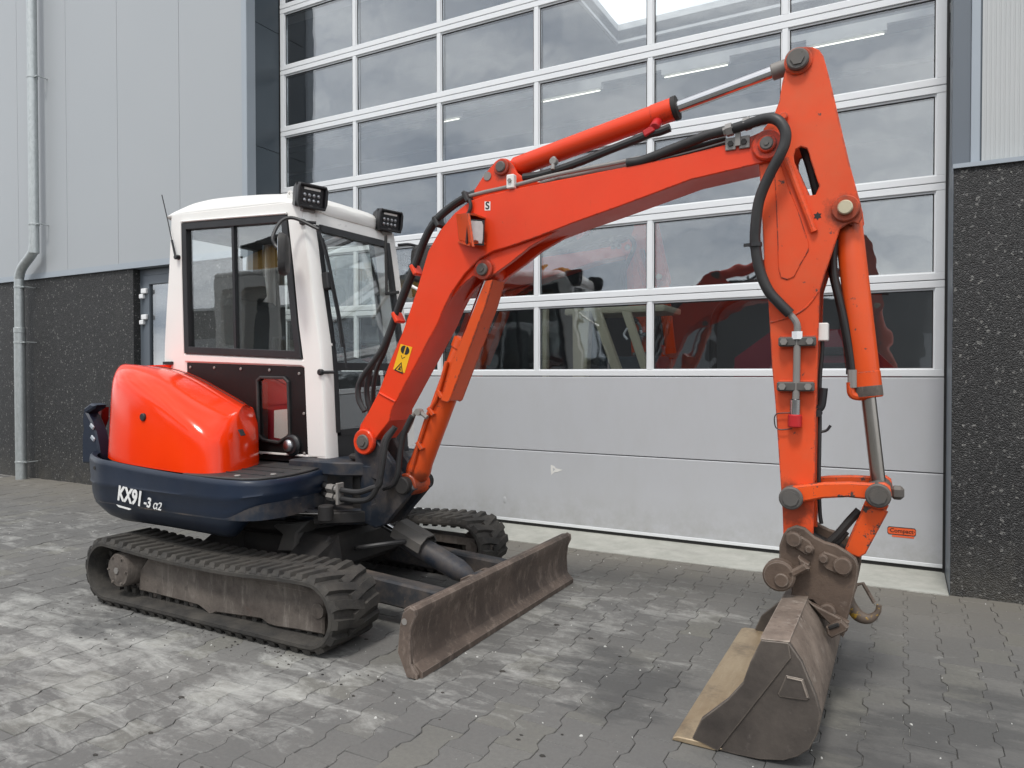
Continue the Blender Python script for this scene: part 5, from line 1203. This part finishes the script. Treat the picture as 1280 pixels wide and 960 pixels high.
hs2 = [(4.628, 2.316), (4.582, 2.306), (4.536, 2.303), (4.475, 2.288), (4.345, 2.259), (4.230, 2.232), (4.110, 2.209), (4.007, 2.196), (3.923, 2.196)]
bm = NB(); tube(bm, [(p[0], -2.255, p[1]) for p in hs2], .018, 10); obj('hose', bm, 'rubber', ac)
fq = [(4.565, 2.340)][0]
bm = NB(); cyl(bm, (fq[0], -2.275, fq[1] - .02), (fq[0], -2.225, fq[1] + .02), .022, 12, .004); rbox(bm, (fq[0] - .025, -2.262, fq[1] - .03), (.05, .035, .028), (0, -.4, 0), .004); obj('port_elbow', bm, 'redcap', ac)
cq = [(4.086, 2.245)][0]
bm = NB(); cyl(bm, (cq[0], -2.28, cq[1]), (cq[0], -2.25, cq[1]), .018, 12, .003); cyl(bm, (cq[0], -2.278, cq[1] - .04), (cq[0], -2.262, cq[1] + .02), .010, 8); obj('hose_clip', bm, 'steel', ac)

# ---- pipes and hoses along the boom
pp = [(3.631, 2.133), (3.726, 2.143), (3.890, 2.155), (4.111, 2.177), (4.398, 2.190), (4.507, 2.197)]
bm = NB(); tube(bm, [(p[0], -2.285, p[1]) for p in pp], .010, 10); pi = obj('oil_pipe', bm, 'steel', bo)
bm = NB(); tube(bm, [(p[0], -2.20, p[1] + .006) for p in pp], .010, 10); obj('oil_pipe', bm, 'steel', bo)
cl_ = [(3.880, 2.173)][0]
bm = NB(); box(bm, cl_[0] - .020, cl_[0] + .020, -2.312, -2.28, cl_[1] - .035, cl_[1] + .03, .004); obj('pipe_clamp', bm, 'label', bo, smooth=0)
bm = NB(); cyl(bm, (cl_[0], -2.320, cl_[1]), (cl_[0], -2.311, cl_[1]), .010, 6); obj('bolt', bm, 'steel', bo)
lines = [([(3.634, 2.133), (3.559, 2.102), (3.478, 2.051), (3.415, 1.994), (3.365, 1.913), (3.315, 1.807), (3.259, 1.700), (3.202, 1.579), (3.155, 1.476), (3.112, 1.398), (3.053, 1.331), (2.982, 1.254), (2.949, 1.194), (2.954, 1.125), (2.992, 1.066)], .021),
         ([(3.655, 2.158), (3.581, 2.140), (3.500, 2.105), (3.417, 2.053), (3.357, 1.981), (3.307, 1.891), (3.250, 1.775), (3.193, 1.658), (3.145, 1.550), (3.097, 1.450), (3.048, 1.370), (2.999, 1.306), (2.971, 1.237), (2.965, 1.159), (2.981, 1.090), (2.997, 1.038)], .020),
         ([(3.590, 2.159), (3.494, 2.121), (3.396, 2.062), (3.325, 1.978), (3.242, 1.804), (3.163, 1.647), (3.093, 1.504), (3.038, 1.384), (2.994, 1.306), (2.966, 1.219), (2.960, 1.131), (2.970, 1.056)], .018)]
for (pl, r), y in zip(lines, (-2.30, -2.25, -2.19)):
    bm = NB(); tube(bm, [(p[0], y, p[1]) for p in pl], r * .74, 10); obj('hose', bm, 'rubber', bo)
for q in [(3.322, 1.793), (3.205, 1.557), (3.461, 2.023), (3.635, 2.127)]:
    bm = NB(); rbox(bm, (q[0], -2.285, q[1]), (.022, .075, .06), (0, -.5, 0), .005); obj('hose_clamp', bm, 'boom' if q[1] < 2.0 else 'rubber', bo, smooth=0)
cb_ = [(3.657, 2.112), (3.666, 2.084), (3.661, 2.058), (3.648, 2.040)]
bm = NB(); tube(bm, [(p[0], -2.315, p[1]) for p in cb_] + [(cb_[-1][0] - .01, -2.34, cb_[-1][1] - .02)], .009, 8); obj('lamp_cable', bm, 'rubber', bo)
hl = [(4.449, 2.181), (4.520, 2.183), (4.644, 2.210), (4.784, 2.239), (4.854, 2.246), (4.892, 2.248), (4.969, 2.254), (5.038, 2.257), (5.080, 2.237), (5.106, 2.196), (5.108, 2.153), (5.089, 2.103), (5.048, 2.032), (5.010, 1.943), (4.995, 1.841), (4.994, 1.775), (5.008, 1.680), (5.040, 1.596), (5.080, 1.544), (5.121, 1.499)]
yy = [-2.29, -2.29, -2.295, -2.305, -2.31, -2.315, -2.33, -2.35, -2.365, -2.37, -2.37, -2.37, -2.36, -2.35, -2.34, -2.335, -2.33, -2.325, -2.32, -2.315]
bm = NB(); tube(bm, [(p[0], y, p[1]) for p, y in zip(hl, yy)], .0205, 12); ah = obj('arm_hose', bm, 'rubber', bo)
bm = NB(); tube(bm, xz([(5.110, 1.510), (5.131, 1.485), (5.145, 1.462), (5.148, 1.441)], -2.313), .013, 10); obj('hose_tail', bm, 'steel', ah)
q = [(4.996, 1.774)][0]
bm = NB(); cyl(bm, (q[0], -2.338, q[1] - .008), (q[0], -2.338, q[1] + .008), .024, 12); box(bm, q[0] - .045, q[0] - .02, -2.345, -2.333, q[1] - .005, q[1] + .007); obj('cable_tie', bm, 'black', ah)
q = [(4.921, 2.254)][0]
bm = NB(); cyl(bm, (q[0] - .055, -2.318, q[1] - .012), (q[0] + .06, -2.322, q[1] + .008), .019, 6); cyl(bm, (q[0] - .045, -2.318, q[1] - .010), (q[0] - .02, -2.319, q[1] - .006), .026, 6); cyl(bm, (q[0] + .025, -2.32, q[1] + .002), (q[0] + .05, -2.321, q[1] + .006), .026, 6)
box(bm, q[0] - .010, q[0] + .010, -2.318, -2.305, q[1] - .075, q[1] - .01); obj('hose_coupling', bm, 'steel', ah, smooth=20)
q = [(4.918, 2.192)][0]
bm = NB(); box(bm, q[0] - .048, q[0] - .006, BN - .010, BN - .001, q[1] - .025, q[1] + .025, .003); box(bm, q[0] + .006, q[0] + .048, BN - .010, BN - .001, q[1] - .025, q[1] + .025, .003)
pb = obj('hose_bracket', bm, 'steel', bo, smooth=0)
for dx in (-.026, .026):
    bm = NB(); cyl(bm, (q[0] + dx, BN - .018, q[1]), (q[0] + dx, BN - .009, q[1]), .012, 6); obj('bolt', bm, 'dark', pb, smooth=20)
hb = [(4.510, 2.173), (4.636, 2.189), (4.750, 2.202), (4.864, 2.218)]
bm = NB(); tube(bm, [(p[0], -2.27, p[1] + .012) for p in hb], .010, 8); tube(bm, [(p[0], -2.20, p[1] + .016) for p in hb], .012, 8); obj('oil_pipe', bm, 'rubber', bo)

# ---- arm
ao = [(5.206, 0.643), (5.209, 0.839), (5.212, 1.072), (5.216, 1.258), (5.224, 1.590), (5.242, 1.651), (5.261, 1.710), (5.283, 1.782), (5.294, 1.817), (5.322, 1.834), (5.338, 1.838), (5.357, 1.829), (5.370, 1.854), (5.365, 1.900), (5.323, 2.068), (5.280, 2.269), (5.252, 2.402), (5.232, 2.482), (5.217, 2.509), (5.194, 2.524), (5.166, 2.532), (5.140, 2.527), (5.113, 2.503), (5.099, 2.472), (5.084, 2.413), (5.073, 2.340), (5.049, 2.278), (5.016, 2.243), (4.998, 2.198), (4.995, 2.135), (5.005, 1.997), (5.012, 1.850), (5.019, 1.704), (5.034, 1.576), (5.051, 1.289), (5.064, 1.147), (5.080, 0.909), (5.093, 0.720), (5.096, 0.631)]
hole = [(5.127, 2.119), (5.134, 2.141), (5.153, 2.149), (5.174, 2.139), (5.182, 2.120), (5.190, 2.086), (5.220, 1.989), (5.207, 1.956), (5.185, 1.957), (5.157, 2.025), (5.129, 2.094)]
bm = NB(); prism(bm, ao, AN, AN + .016, bev=.003, holes=(hole,)); am = obj('arm', bm, 'arm', ex, smooth=32)
bm = NB(); prism(bm, ao, AF - .016, AF, bev=.003, holes=(hole,)); obj('arm_plate', bm, 'arm', am, smooth=32)
hsl = [(5.129, 2.221), (5.153, 2.148), (5.177, 2.065), (5.199, 1.968), (5.219, 1.872)]
bm = NB(); tube(bm, [(p[0] + .012, -2.21, p[1]) for p in hsl], .022, 10); obj('hose', bm, 'rubber', am)
# webs between the plates: front, back, lower box
def web(pts, th=.014):
    bm = NB(); n = len(pts); nrm = []
    for i in range(n):
        d = (Vector(pts[min(i + 1, n - 1)]) - Vector(pts[max(i - 1, 0)])).normalized(); nrm.append(Vector((-d.y, d.x)))
    loft(bm, [[(p[0], AN + .0165, p[1]), (p[0], AF - .0165, p[1]), (p[0] + m_.x * th, AF - .0165, p[1] + m_.y * th), (p[0] + m_.x * th, AN + .0165, p[1] + m_.y * th)] for p, m_ in zip(pts, nrm)], closed=True); return bm
obj('arm_web', web([(p[0] - .006, p[1]) for p in ao[1:8]]), 'arm', am, smooth=30)
obj('arm_web', web([(p[0] + .006, p[1]) for p in ao[28:36]]), 'arm', am, smooth=30)
obj('arm_web', web([(p[0] - .02, p[1]) for p in ao[11:16]]), 'arm', am, smooth=30)
tp_ = [(5.143, 2.479)][0]
bm = NB(); cyl(bm, (tp_[0], AN - .012, tp_[1]), (tp_[0], AN + .01, tp_[1]), .052, 26, .005); obj('top_boss', bm, 'arm', am)
bm = NB(); cyl(bm, (tp_[0], AN - .034, tp_[1]), (tp_[0], AF + .02, tp_[1]), .041, 22, .005); cyl(bm, (tp_[0], AN - .040, tp_[1]), (tp_[0], AN - .034, tp_[1]), .026, 6); obj('top_pin', bm, 'pinsteel', am)
bp2 = [(5.313, 1.891)][0]
bm = NB(); cyl(bm, (bp2[0], AN - .014, bp2[1]), (bp2[0], AN + .01, bp2[1]), .050, 26, .004); obj('cylinder_boss', bm, 'arm', am)
bm = NB(); cyl(bm, (bp2[0], AN - .036, bp2[1]), (bp2[0], AF + .02, bp2[1]), .027, 20, .004); t = NT('brass_pin'); M['brass'] = t.bsdf((.50, .45, .32), .4, .6); obj('cylinder_pin', bm, 'brass', am)
q = [(5.091, 2.273)][0]
bm = NB(); cyl(bm, (q[0], AN - .018, q[1]), (q[0], AN, q[1]), .016, 14, .004); obj('bolt', bm, 'arm', am)
q = [(5.215, 1.874)][0]
bm = NB(); prism(bm, [(q[0] + .016 * math.cos(R(a)) * (1 if a % 60 else .6), q[1] + .016 * math.sin(R(a)) * (1 if a % 60 else .6)) for a in range(0, 360, 30)], AN - .0015, AN - .0003); obj('paint_chip', bm, 'ink', am, smooth=0)
dbl = [(5.053, 2.095), (5.063, 1.952), (5.069, 1.794), (5.073, 1.681), (5.082, 1.645), (5.106, 1.635), (5.132, 1.645), (5.156, 1.694), (5.184, 1.744), (5.184, 1.772), (5.152, 1.880), (5.107, 2.003), (5.080, 2.091)]
bm = NB(); prism(bm, dbl, AN - .004, AN - .0005, bev=.0025); obj('doubler_plate', bm, 'arm', am, smooth=30)
rb = [(5.101, 2.107), (5.204, 1.813)]
bm = NB(); tube(bm, [(rb[0][0], AN - .008, rb[0][1]), (rb[1][0], AN - .008, rb[1][1])], .014, 10); obj('arm_rib', bm, 'arm', am)
sm = [(5.044, 1.470), (5.110, 1.487), (5.162, 1.513), (5.197, 1.549), (5.219, 1.584)]
bm = NB(); tube(bm, [(p[0], AN - .0005, p[1]) for p in sm], .004, 6); obj('weld_seam', bm, 'arm', am)
# hydraulic pipe with clamps and red cap on the arm
pc = [(5.148, 1.450), (5.147, 1.397), (5.145, 1.217), (5.142, 1.149), (5.141, 1.115)]
bm = NB(); tube(bm, [(p[0], -2.312, p[1]) for p in pc], .0135, 12); ap_ = obj('auxiliary_pipe', bm, 'steel', am)
bm = NB(); cyl(bm, (pc[3][0], -2.312, pc[3][1] + .02), (pc[4][0], -2.312, pc[4][1] - .015), .020, 14, .003); obj('quick_coupling', bm, 'chrome', ap_)
bm = NB(); cyl(bm, (pc[0][0], -2.312, pc[0][1] - .05), (pc[0][0], -2.312, pc[0][1] - .02), .022, 6); obj('pipe_nut', bm, 'chrome', ap_, smooth=20)
rcq = [(5.141, 1.109), (5.140, 1.059)]
bm = NB(); cyl(bm, (rcq[0][0], -2.312, rcq[0][1]), (rcq[1][0], -2.312, rcq[1][1]), .026, 18, .004); obj('red_cap', bm, 'redcap', ap_)
bm = NB(); lp_ = [(5.122, 1.114), (5.069, 1.106), (5.066, 1.062), (5.084, 1.047), (5.129, 1.052)]; tube(bm, [(p[0], -2.302, p[1]) for p in lp_], .0025, 6); obj('cap_cord', bm, 'black', ap_)
for q in [(5.147, 1.391), (5.142, 1.217)]:
    bm = NB(); box(bm, q[0] - .068, q[0] + .068, AN - .040, AN - .012, q[1] - .018, q[1] + .018, .005); pcm = obj('pipe_clamp', bm, 'castgrey', am, smooth=0)
    bm = NB(); box(bm, q[0] - .065, q[0] + .065, AN - .0118, AN - .0005, q[1] - .024, q[1] + .024, .002); obj('clamp_base', bm, 'arm', pcm, smooth=0)
    for dx in (-.047, .047):
        bm = NB(); cyl(bm, (q[0] + dx, AN - .050, q[1]), (q[0] + dx, AN - .040, q[1]), .014, 6); obj('bolt', bm, 'steel', pcm, smooth=20)
wr = [(5.226, 1.401), (5.226, 1.351), (5.219, 1.258), (5.218, 1.164), (5.219, 1.070), (5.218, 0.976), (5.217, 0.851), (5.221, 0.725), (5.227, 0.679)]
bm = NB(); tube(bm, [(p[0] + .004, -2.24, p[1]) for p in wr], .0075, 8); wr_ = obj('cable', bm, 'rubber', am)
q = [(5.231, 1.429)][0]
bm = NB(); box(bm, q[0] - .02, q[0] + .022, -2.26, -2.21, q[1] - .035, q[1] + .035, .004); obj('junction_box', bm, 'label', am, smooth=0)
q = [(5.221, 1.148), (5.238, 1.211)]
bm = NB(); tube(bm, [(q[0][0], -2.25, q[0][1] - .02), (q[0][0] + .01, -2.25, q[0][1]), (q[1][0], -2.25, q[1][1])], .015, 8); cyl(bm, (q[0][0] - .003, -2.265, q[0][1] - .035), (q[0][0] - .003, -2.235, q[0][1] - .035), .015, 10); obj('cable_connector', bm, 'black', am)
q = [(5.228, 1.039), (5.248, 1.046), (5.262, 1.065)]
bm = NB(); tube(bm, [(p[0], -2.24, p[1]) for p in q], .006, 6); obj('cable_tie', bm, 'black', am)

# ---- bucket cylinder
kt = [(5.311, 1.904)][0]; kl_ = [(5.431, 0.823)][0]
t0, t1 = Vector((kt[0], MC, kt[1])), Vector((kl_[0], MC, kl_[1])); dv = (t1 - t0).normalized(); ln = (t1 - t0).length
e_ = [(5.396, 1.175)][0]; bl2 = (Vector((e_[0], MC, e_[1])) - t0).length
bm = NB(); lathe(bm, t0, t1, [(.03, .040), (.05, .050), (bl2 - .10, .050), (bl2 - .098, .052), (bl2 - .004, .052), (bl2, .048)], 28); cyl(bm, t0 + Vector((0, -.05, 0)), t0 + Vector((0, .05, 0)), .045, 20, .004); kc = obj('bucket_cylinder', bm, 'cyl', ex, smooth=35)
bm = NB(); cyl(bm, t0 + dv * (bl2 - .05), t1, .026, 24); obj('cylinder_rod', bm, 'chrome_dirty', kc)
bm = NB(); lathe(bm, t0 + dv * (bl2 - .045), t1, [(0, .0525), (.038, .0528), (.044, .049)], 28); obj('gland_nut', bm, 'mud', kc)
q = [(5.341, 1.214)][0]
bm = NB(); tube(bm, [(q[0] + .05, -2.22, q[1] - .03), (q[0] + .02, -2.23, q[1] - .035), (q[0] - .005, -2.235, q[1] - .025), (q[0] - .01, -2.235, q[1] + .02)], .016, 10); obj('port_elbow', bm, 'cyl', kc)
hk = [(5.339, 1.233), (5.339, 1.282), (5.330, 1.350), (5.312, 1.458), (5.292, 1.552), (5.275, 1.630), (5.269, 1.708), (5.274, 1.784)]
bm = NB(); cyl(bm, (hk[0][0], -2.235, hk[0][1] - .02), (hk[1][0], -2.235, hk[1][1]), .019, 8); obj('fitting', bm, 'steel', kc)
bm = NB(); tube(bm, [(p[0], -2.235, p[1]) for p in hk[1:]], .013, 10); tube(bm, [(p[0] - .012, -2.16, p[1] + .03) for p in hk], .018, 10); obj('hose', bm, 'rubber', kc)

# ---- bucket linkage
ll = [(5.130, 0.785), (5.431, 0.819)]
def link_plate(y0, y1, mat):
    lkp = [(5.110, 0.804), (5.131, 0.828), (5.166, 0.836), (5.246, 0.851), (5.329, 0.859), (5.410, 0.860), (5.452, 0.866), (5.470, 0.853), (5.476, 0.821), (5.468, 0.791), (5.442, 0.774), (5.416, 0.783), (5.397, 0.800), (5.329, 0.803), (5.246, 0.792), (5.172, 0.772), (5.146, 0.748), (5.122, 0.749), (5.108, 0.776)]
    bm = NB(); prism(bm, lkp, y0, y1, bev=.006); return obj('bucket_link', bm, mat, ex, smooth=32)
ln1 = link_plate(-2.325, -2.290, 'link'); link_plate(-2.12, -2.085, 'link')
for q in ll:
    bm = NB(); cyl(bm, (q[0], -2.345, q[1]), (q[0], -2.07, q[1]), .044, 24, .005); cyl(bm, (q[0], -2.352, q[1]), (q[0], -2.345, q[1]), .030, 8); obj('link_pin', bm, 'pinsteel', ln1)
bm = NB(); rbox(bm, (ll[1][0] + .062, -2.29, ll[1][1] + .010), (.045, .04, .05), (0, 0, 0), .012); obj('pin_stop', bm, 'pinsteel', ln1)
tl = [(5.382, 0.770), (5.436, 0.759), (5.447, 0.763), (5.463, 0.753), (5.389, 0.589), (5.367, 0.571), (5.318, 0.586), (5.320, 0.605)]
bm = NB(); prism(bm, tl, -2.285, -2.265, bev=.004); prism(bm, tl, -2.145, -2.125, bev=.004); box(bm, 5.37, 5.40, -2.2645, -2.1455, .62, .66)
tlo = obj('tilt_link', bm, 'link', ex, smooth=30)
bm = NB(); tube(bm, [(5.365, -2.25, .745), (5.33, -2.255, .70), (5.29, -2.26, .645), (5.25, -2.26, .60)], .016, 8); tube(bm, [(5.13, -2.27, .70), (5.20, -2.26, .63), (5.27, -2.255, .605), (5.32, -2.25, .66)], .014, 8); obj('hose', bm, 'dark', ex)
# ---- quick coupler
cpl = [(5.102, 0.641), (5.117, 0.664), (5.149, 0.680), (5.180, 0.674), (5.215, 0.644), (5.249, 0.629), (5.290, 0.621), (5.332, 0.599), (5.359, 0.578), (5.368, 0.550), (5.365, 0.501), (5.354, 0.437), (5.333, 0.352), (5.317, 0.304), (5.287, 0.299), (5.242, 0.365), (5.210, 0.400), (5.179, 0.399), (5.130, 0.394), (5.135, 0.426), (5.123, 0.487), (5.100, 0.521), (5.088, 0.539), (5.088, 0.595)]
bm = NB(); prism(bm, cpl, -2.335, -2.310, bev=.005); qc = obj('quick_coupler', bm, 'coupler', ex, smooth=30)
bm = NB(); prism(bm, cpl, -2.10, -2.075, bev=.005); obj('coupler_plate', bm, 'coupler', qc, smooth=30)
mid = [(p[0], p[1]) for p in cpl]
bm = NB(); prism(bm, inset(cpl, .035), -2.3095, -2.1005); obj('coupler_core', bm, 'dark', qc, smooth=0)
def pad(px, y, th, nm='pin_retainer'):
    bm = NB(); prism(bm, px, y - th, y, bev=.004); return obj(nm, bm, 'coupler', qc, smooth=30)
pad([(5.114, 0.646), (5.131, 0.660), (5.154, 0.653), (5.200, 0.628), (5.217, 0.602), (5.211, 0.583), (5.189, 0.574), (5.137, 0.605), (5.114, 0.624)], -2.336, .018)
pad([(5.234, 0.580), (5.251, 0.594), (5.273, 0.590), (5.322, 0.572), (5.339, 0.551), (5.336, 0.520), (5.323, 0.507), (5.257, 0.531), (5.237, 0.556)], -2.336, .018)
for (q, r) in zip([(5.144, 0.630), (5.198, 0.599), (5.249, 0.569), (5.315, 0.550), (5.264, 0.371)], (.029, .015, .017, .033, .030)):
    bm = NB(); cyl(bm, (q[0], -2.366, q[1]), (q[0], -2.33, q[1]), r, 18, .005); obj('pin_head', bm, 'coupler', qc)
q = [(5.095, 0.493)][0]
bm = NB(); cyl(bm, (q[0], -2.40, q[1]), (q[0], -2.345, q[1]), .060, 24, .008); obj('latch_disc', bm, 'coupler', qc)
bm = NB(); cyl(bm, (q[0] + .012, -2.412, q[1] - .012), (q[0] + .012, -2.39, q[1] - .012), .026, 18, .003); obj('latch_stud', bm, 'coupler', qc)
q = [(5.121, 0.508), (5.187, 0.553), (5.204, 0.534), (5.139, 0.489)]
bm = NB(); prism(bm, [q[0], q[1], q[2], q[3]], -2.40, -2.345, bev=.006); obj('latch_bar', bm, 'coupler', qc, smooth=30)
q = [(5.162, 0.570), (5.201, 0.548), (5.199, 0.523), (5.176, 0.508), (5.170, 0.547)]
bm = NB(); prism(bm, q, -2.385, -2.337, bev=.004); obj('latch_cheek', bm, 'coupler', qc, smooth=30)
# hook at the back of the coupler
q = [(5.373, 0.335)][0]
hk_c = [(5.388, 0.374)][0]
hkp = [(hk_c[0] - .060, -2.22, hk_c[1] + .035), (hk_c[0] - .052, -2.22, hk_c[1] - .005), (hk_c[0] - .025, -2.22, hk_c[1] - .042), (hk_c[0] + .012, -2.22, hk_c[1] - .048), (hk_c[0] + .040, -2.22, hk_c[1] - .020), (hk_c[0] + .046, -2.22, hk_c[1] + .010)]
bm = NB(); P_ = catmull(hkp, 5); rings = []
for i, p in enumerate(P_):
    u = i / (len(P_) - 1); d = (P_[min(i + 1, len(P_) - 1)] - P_[max(0, i - 1)]).normalized(); a, b = Vector((0, 1, 0)), d.cross(Vector((0, 1, 0)))
    r = .016 + .010 * math.sin(math.pi * min(1, u * 1.3)) - .006 * u
    rings.append([p + (a * math.cos(k * .6283) * .8 + b * math.sin(k * .6283)) * r for k in range(10)])
loft(bm, rings, closed=True); hko = obj('lifting_hook', bm, 'yellowworn', ex, smooth=50)
bm = NB(); rbox(bm, (hk_c[0] - .062, -2.22, hk_c[1] + .05), (.05, .05, .09), (0, .3, 0), .010); cyl(bm, (hk_c[0] - .12, -2.22, hk_c[1] + .03), (hk_c[0] - .05, -2.22, hk_c[1] + .05), .022, 12); obj('hook_mount', bm, 'coupler', hko)
bm = NB(); tube(bm, [(hk_c[0] - .050, -2.22, hk_c[1] + .070), (hk_c[0] - .010, -2.22, hk_c[1] + .085), (hk_c[0] + .030, -2.22, hk_c[1] + .015)], .0075, 8, 1, False); obj('hook_latch', bm, 'coupler', hko)

# ---- ditching bucket
B0, B1 = -2.855, -1.655
sp0 = [(4.968, .004), (4.885, .026), (4.914, .096), (5.002, .183), (5.050, .248), (5.074, .322), (5.108, .401), (5.192, .407), (5.232, .352), (5.274, .251), (5.289, .195), (5.280, .133), (5.257, .080), (5.222, .046), (5.179, .022), (5.105, .006), (5.03, .003)]
bm = NB(); prism(bm, sp0, B0, B0 + .022, bev=.003); bk = obj('bucket', bm, 'bucket_side', ex, smooth=25, label='wide ditching bucket with a worn steel lip')
bm = NB(); prism(bm, sp0, B1 - .022, B1, bev=.003); obj('bucket_side', bm, 'bucket_side', bk, smooth=25)
# shell: floor, back, top
sh_ = [(4.90, .0035), (5.03, .0035), (5.105, .0068), (5.179, .0225), (5.222, .0465), (5.257, .0805), (5.280, .1335), (5.289, .195), (5.274, .251), (5.232, .352), (5.192, .407), (5.108, .401)]
n_ = len(sh_); inn = []
for i in range(n_):
    d = (Vector(sh_[min(i + 1, n_ - 1)]) - Vector(sh_[max(i - 1, 0)])).normalized(); inn.append((sh_[i][0] - d.y * .016, sh_[i][1] + d.x * .016))
bm = NB(); prism(bm, sh_ + inn[::-1], B0 + .0225, B1 - .0225); obj('bucket_shell', bm, 'bucket', bk, smooth=28)
bm = NB(); prism(bm, [(4.815, .002), (4.96, .0005), (4.985, .012), (4.96, .022), (4.835, .019), (4.818, .012)], B0 - .004, B1 + .004, bev=.003); obj('cutting_lip', bm, 'lip', bk, smooth=25)
bm = NB(); prism(bm, [(4.972, .0035), (4.886, .027), (4.915, .097), (5.003, .184), (5.051, .249), (5.075, .323), (5.109, .402), (5.192, .408), (5.200, .36)], B0 - .0065, B0 - .0005, bev=.002); obj('wear_plate', bm, 'bucket_side', bk, smooth=0)
wq = [(5.185, 0.302), (5.237, 0.300), (5.256, 0.243), (5.247, 0.233), (5.166, 0.228), (5.161, 0.237)]
bm = NB(); prism(bm, wq, B0 - .005, B0 - .0005, bev=.002); wr2 = obj('lifting_patch', bm, 'bucket_side', bk, smooth=0)
bm = NB(); wc2 = inset(wq, .006); tube(bm, [(p[0], B0 - .005, p[1]) for p in wc2[:3]], .0035, 6, 1, False); obj('patch_rim', bm, 'bucket', bk)
# top box and ribs on the back
bm = NB(); loft(bm, [[(5.105, B0 - .002, .4035), (5.195, B0 - .002, .4095), (5.195, B0 + .03, .4135), (5.105, B0 + .03, .4075)], [(5.105, B1 + .002, .4035), (5.195, B1 + .002, .4095), (5.195, B1 - .03, .4135), (5.105, B1 - .03, .4075)]], closed=True); obj('top_plate', bm, 'bucket', bk, smooth=0)
def back_strip(y0, y1, u0, u1, th, nm, mat='bucket'):
    a, b = Vector((5.193, .408)), Vector((5.289, .195)); n = Vector((.91, .41)); p = a.lerp(b, u0); q = a.lerp(b, u1)
    bm = NB(); prism(bm, [tuple(p + n * .001), tuple(q + n * .001), tuple(q + n * (th + .001)), tuple(p + n * (th + .001))], y0, y1, bev=.003); return obj(nm, bm, mat, bk, smooth=0)
back_strip(-2.80, -2.62, .28, .36, .006, 'drain_slot', 'dark'); back_strip(-2.79, -2.66, .50, .56, .006, 'drain_slot', 'dark')
back_strip(-2.56, -2.545, .02, .9, .004, 'weld_seam')
for y in (-2.375, -2.055):
    bm = NB(); prism(bm, [(5.202, 0.401), (5.239, 0.364), (5.294, 0.313), (5.319, 0.287), (5.340, 0.348), (5.313, 0.358), (5.291, 0.367)] if y < -2.2 else [(5.19, .40), (5.27, .30), (5.31, .31), (5.30, .40), (5.24, .44)], y, y + .03, bev=.004); obj('bucket_ear', bm, 'coupler', bk, smooth=30)
q = [(5.264, 0.326), (5.315, 0.362), (5.340, 0.339), (5.334, 0.323), (5.283, 0.288), (5.267, 0.300)]
bm = NB(); prism(bm, q, -2.405, -2.372, bev=.006); obj('ear_lug', bm, 'coupler', bk, smooth=30)
q = [(5.290, 0.337)][0]
bm = NB(); rbox(bm, (q[0], -2.407, q[1]), (.04, .01, .014), (0, -.5, 0), .003); obj('lug_slot', bm, 'dark', bk)

# ---- enlarged excavator copy added inside the hall, standing in for reflected orange machinery
def copy_tree(o, parent=None):
    c = o.copy(); COL.objects.link(c)
    if parent: c.parent = parent
    for ch in list(o.children): copy_tree(ch, c)
    return c
ex2 = copy_tree(ex)
ex2.location = (-.30, 2.36, 0.004); ex2.scale = (1.2, 1.2, 1.2)
ex2['label'] = 'enlarged orange excavator copy added inside the hall to stand in for a reflection in the door panes'
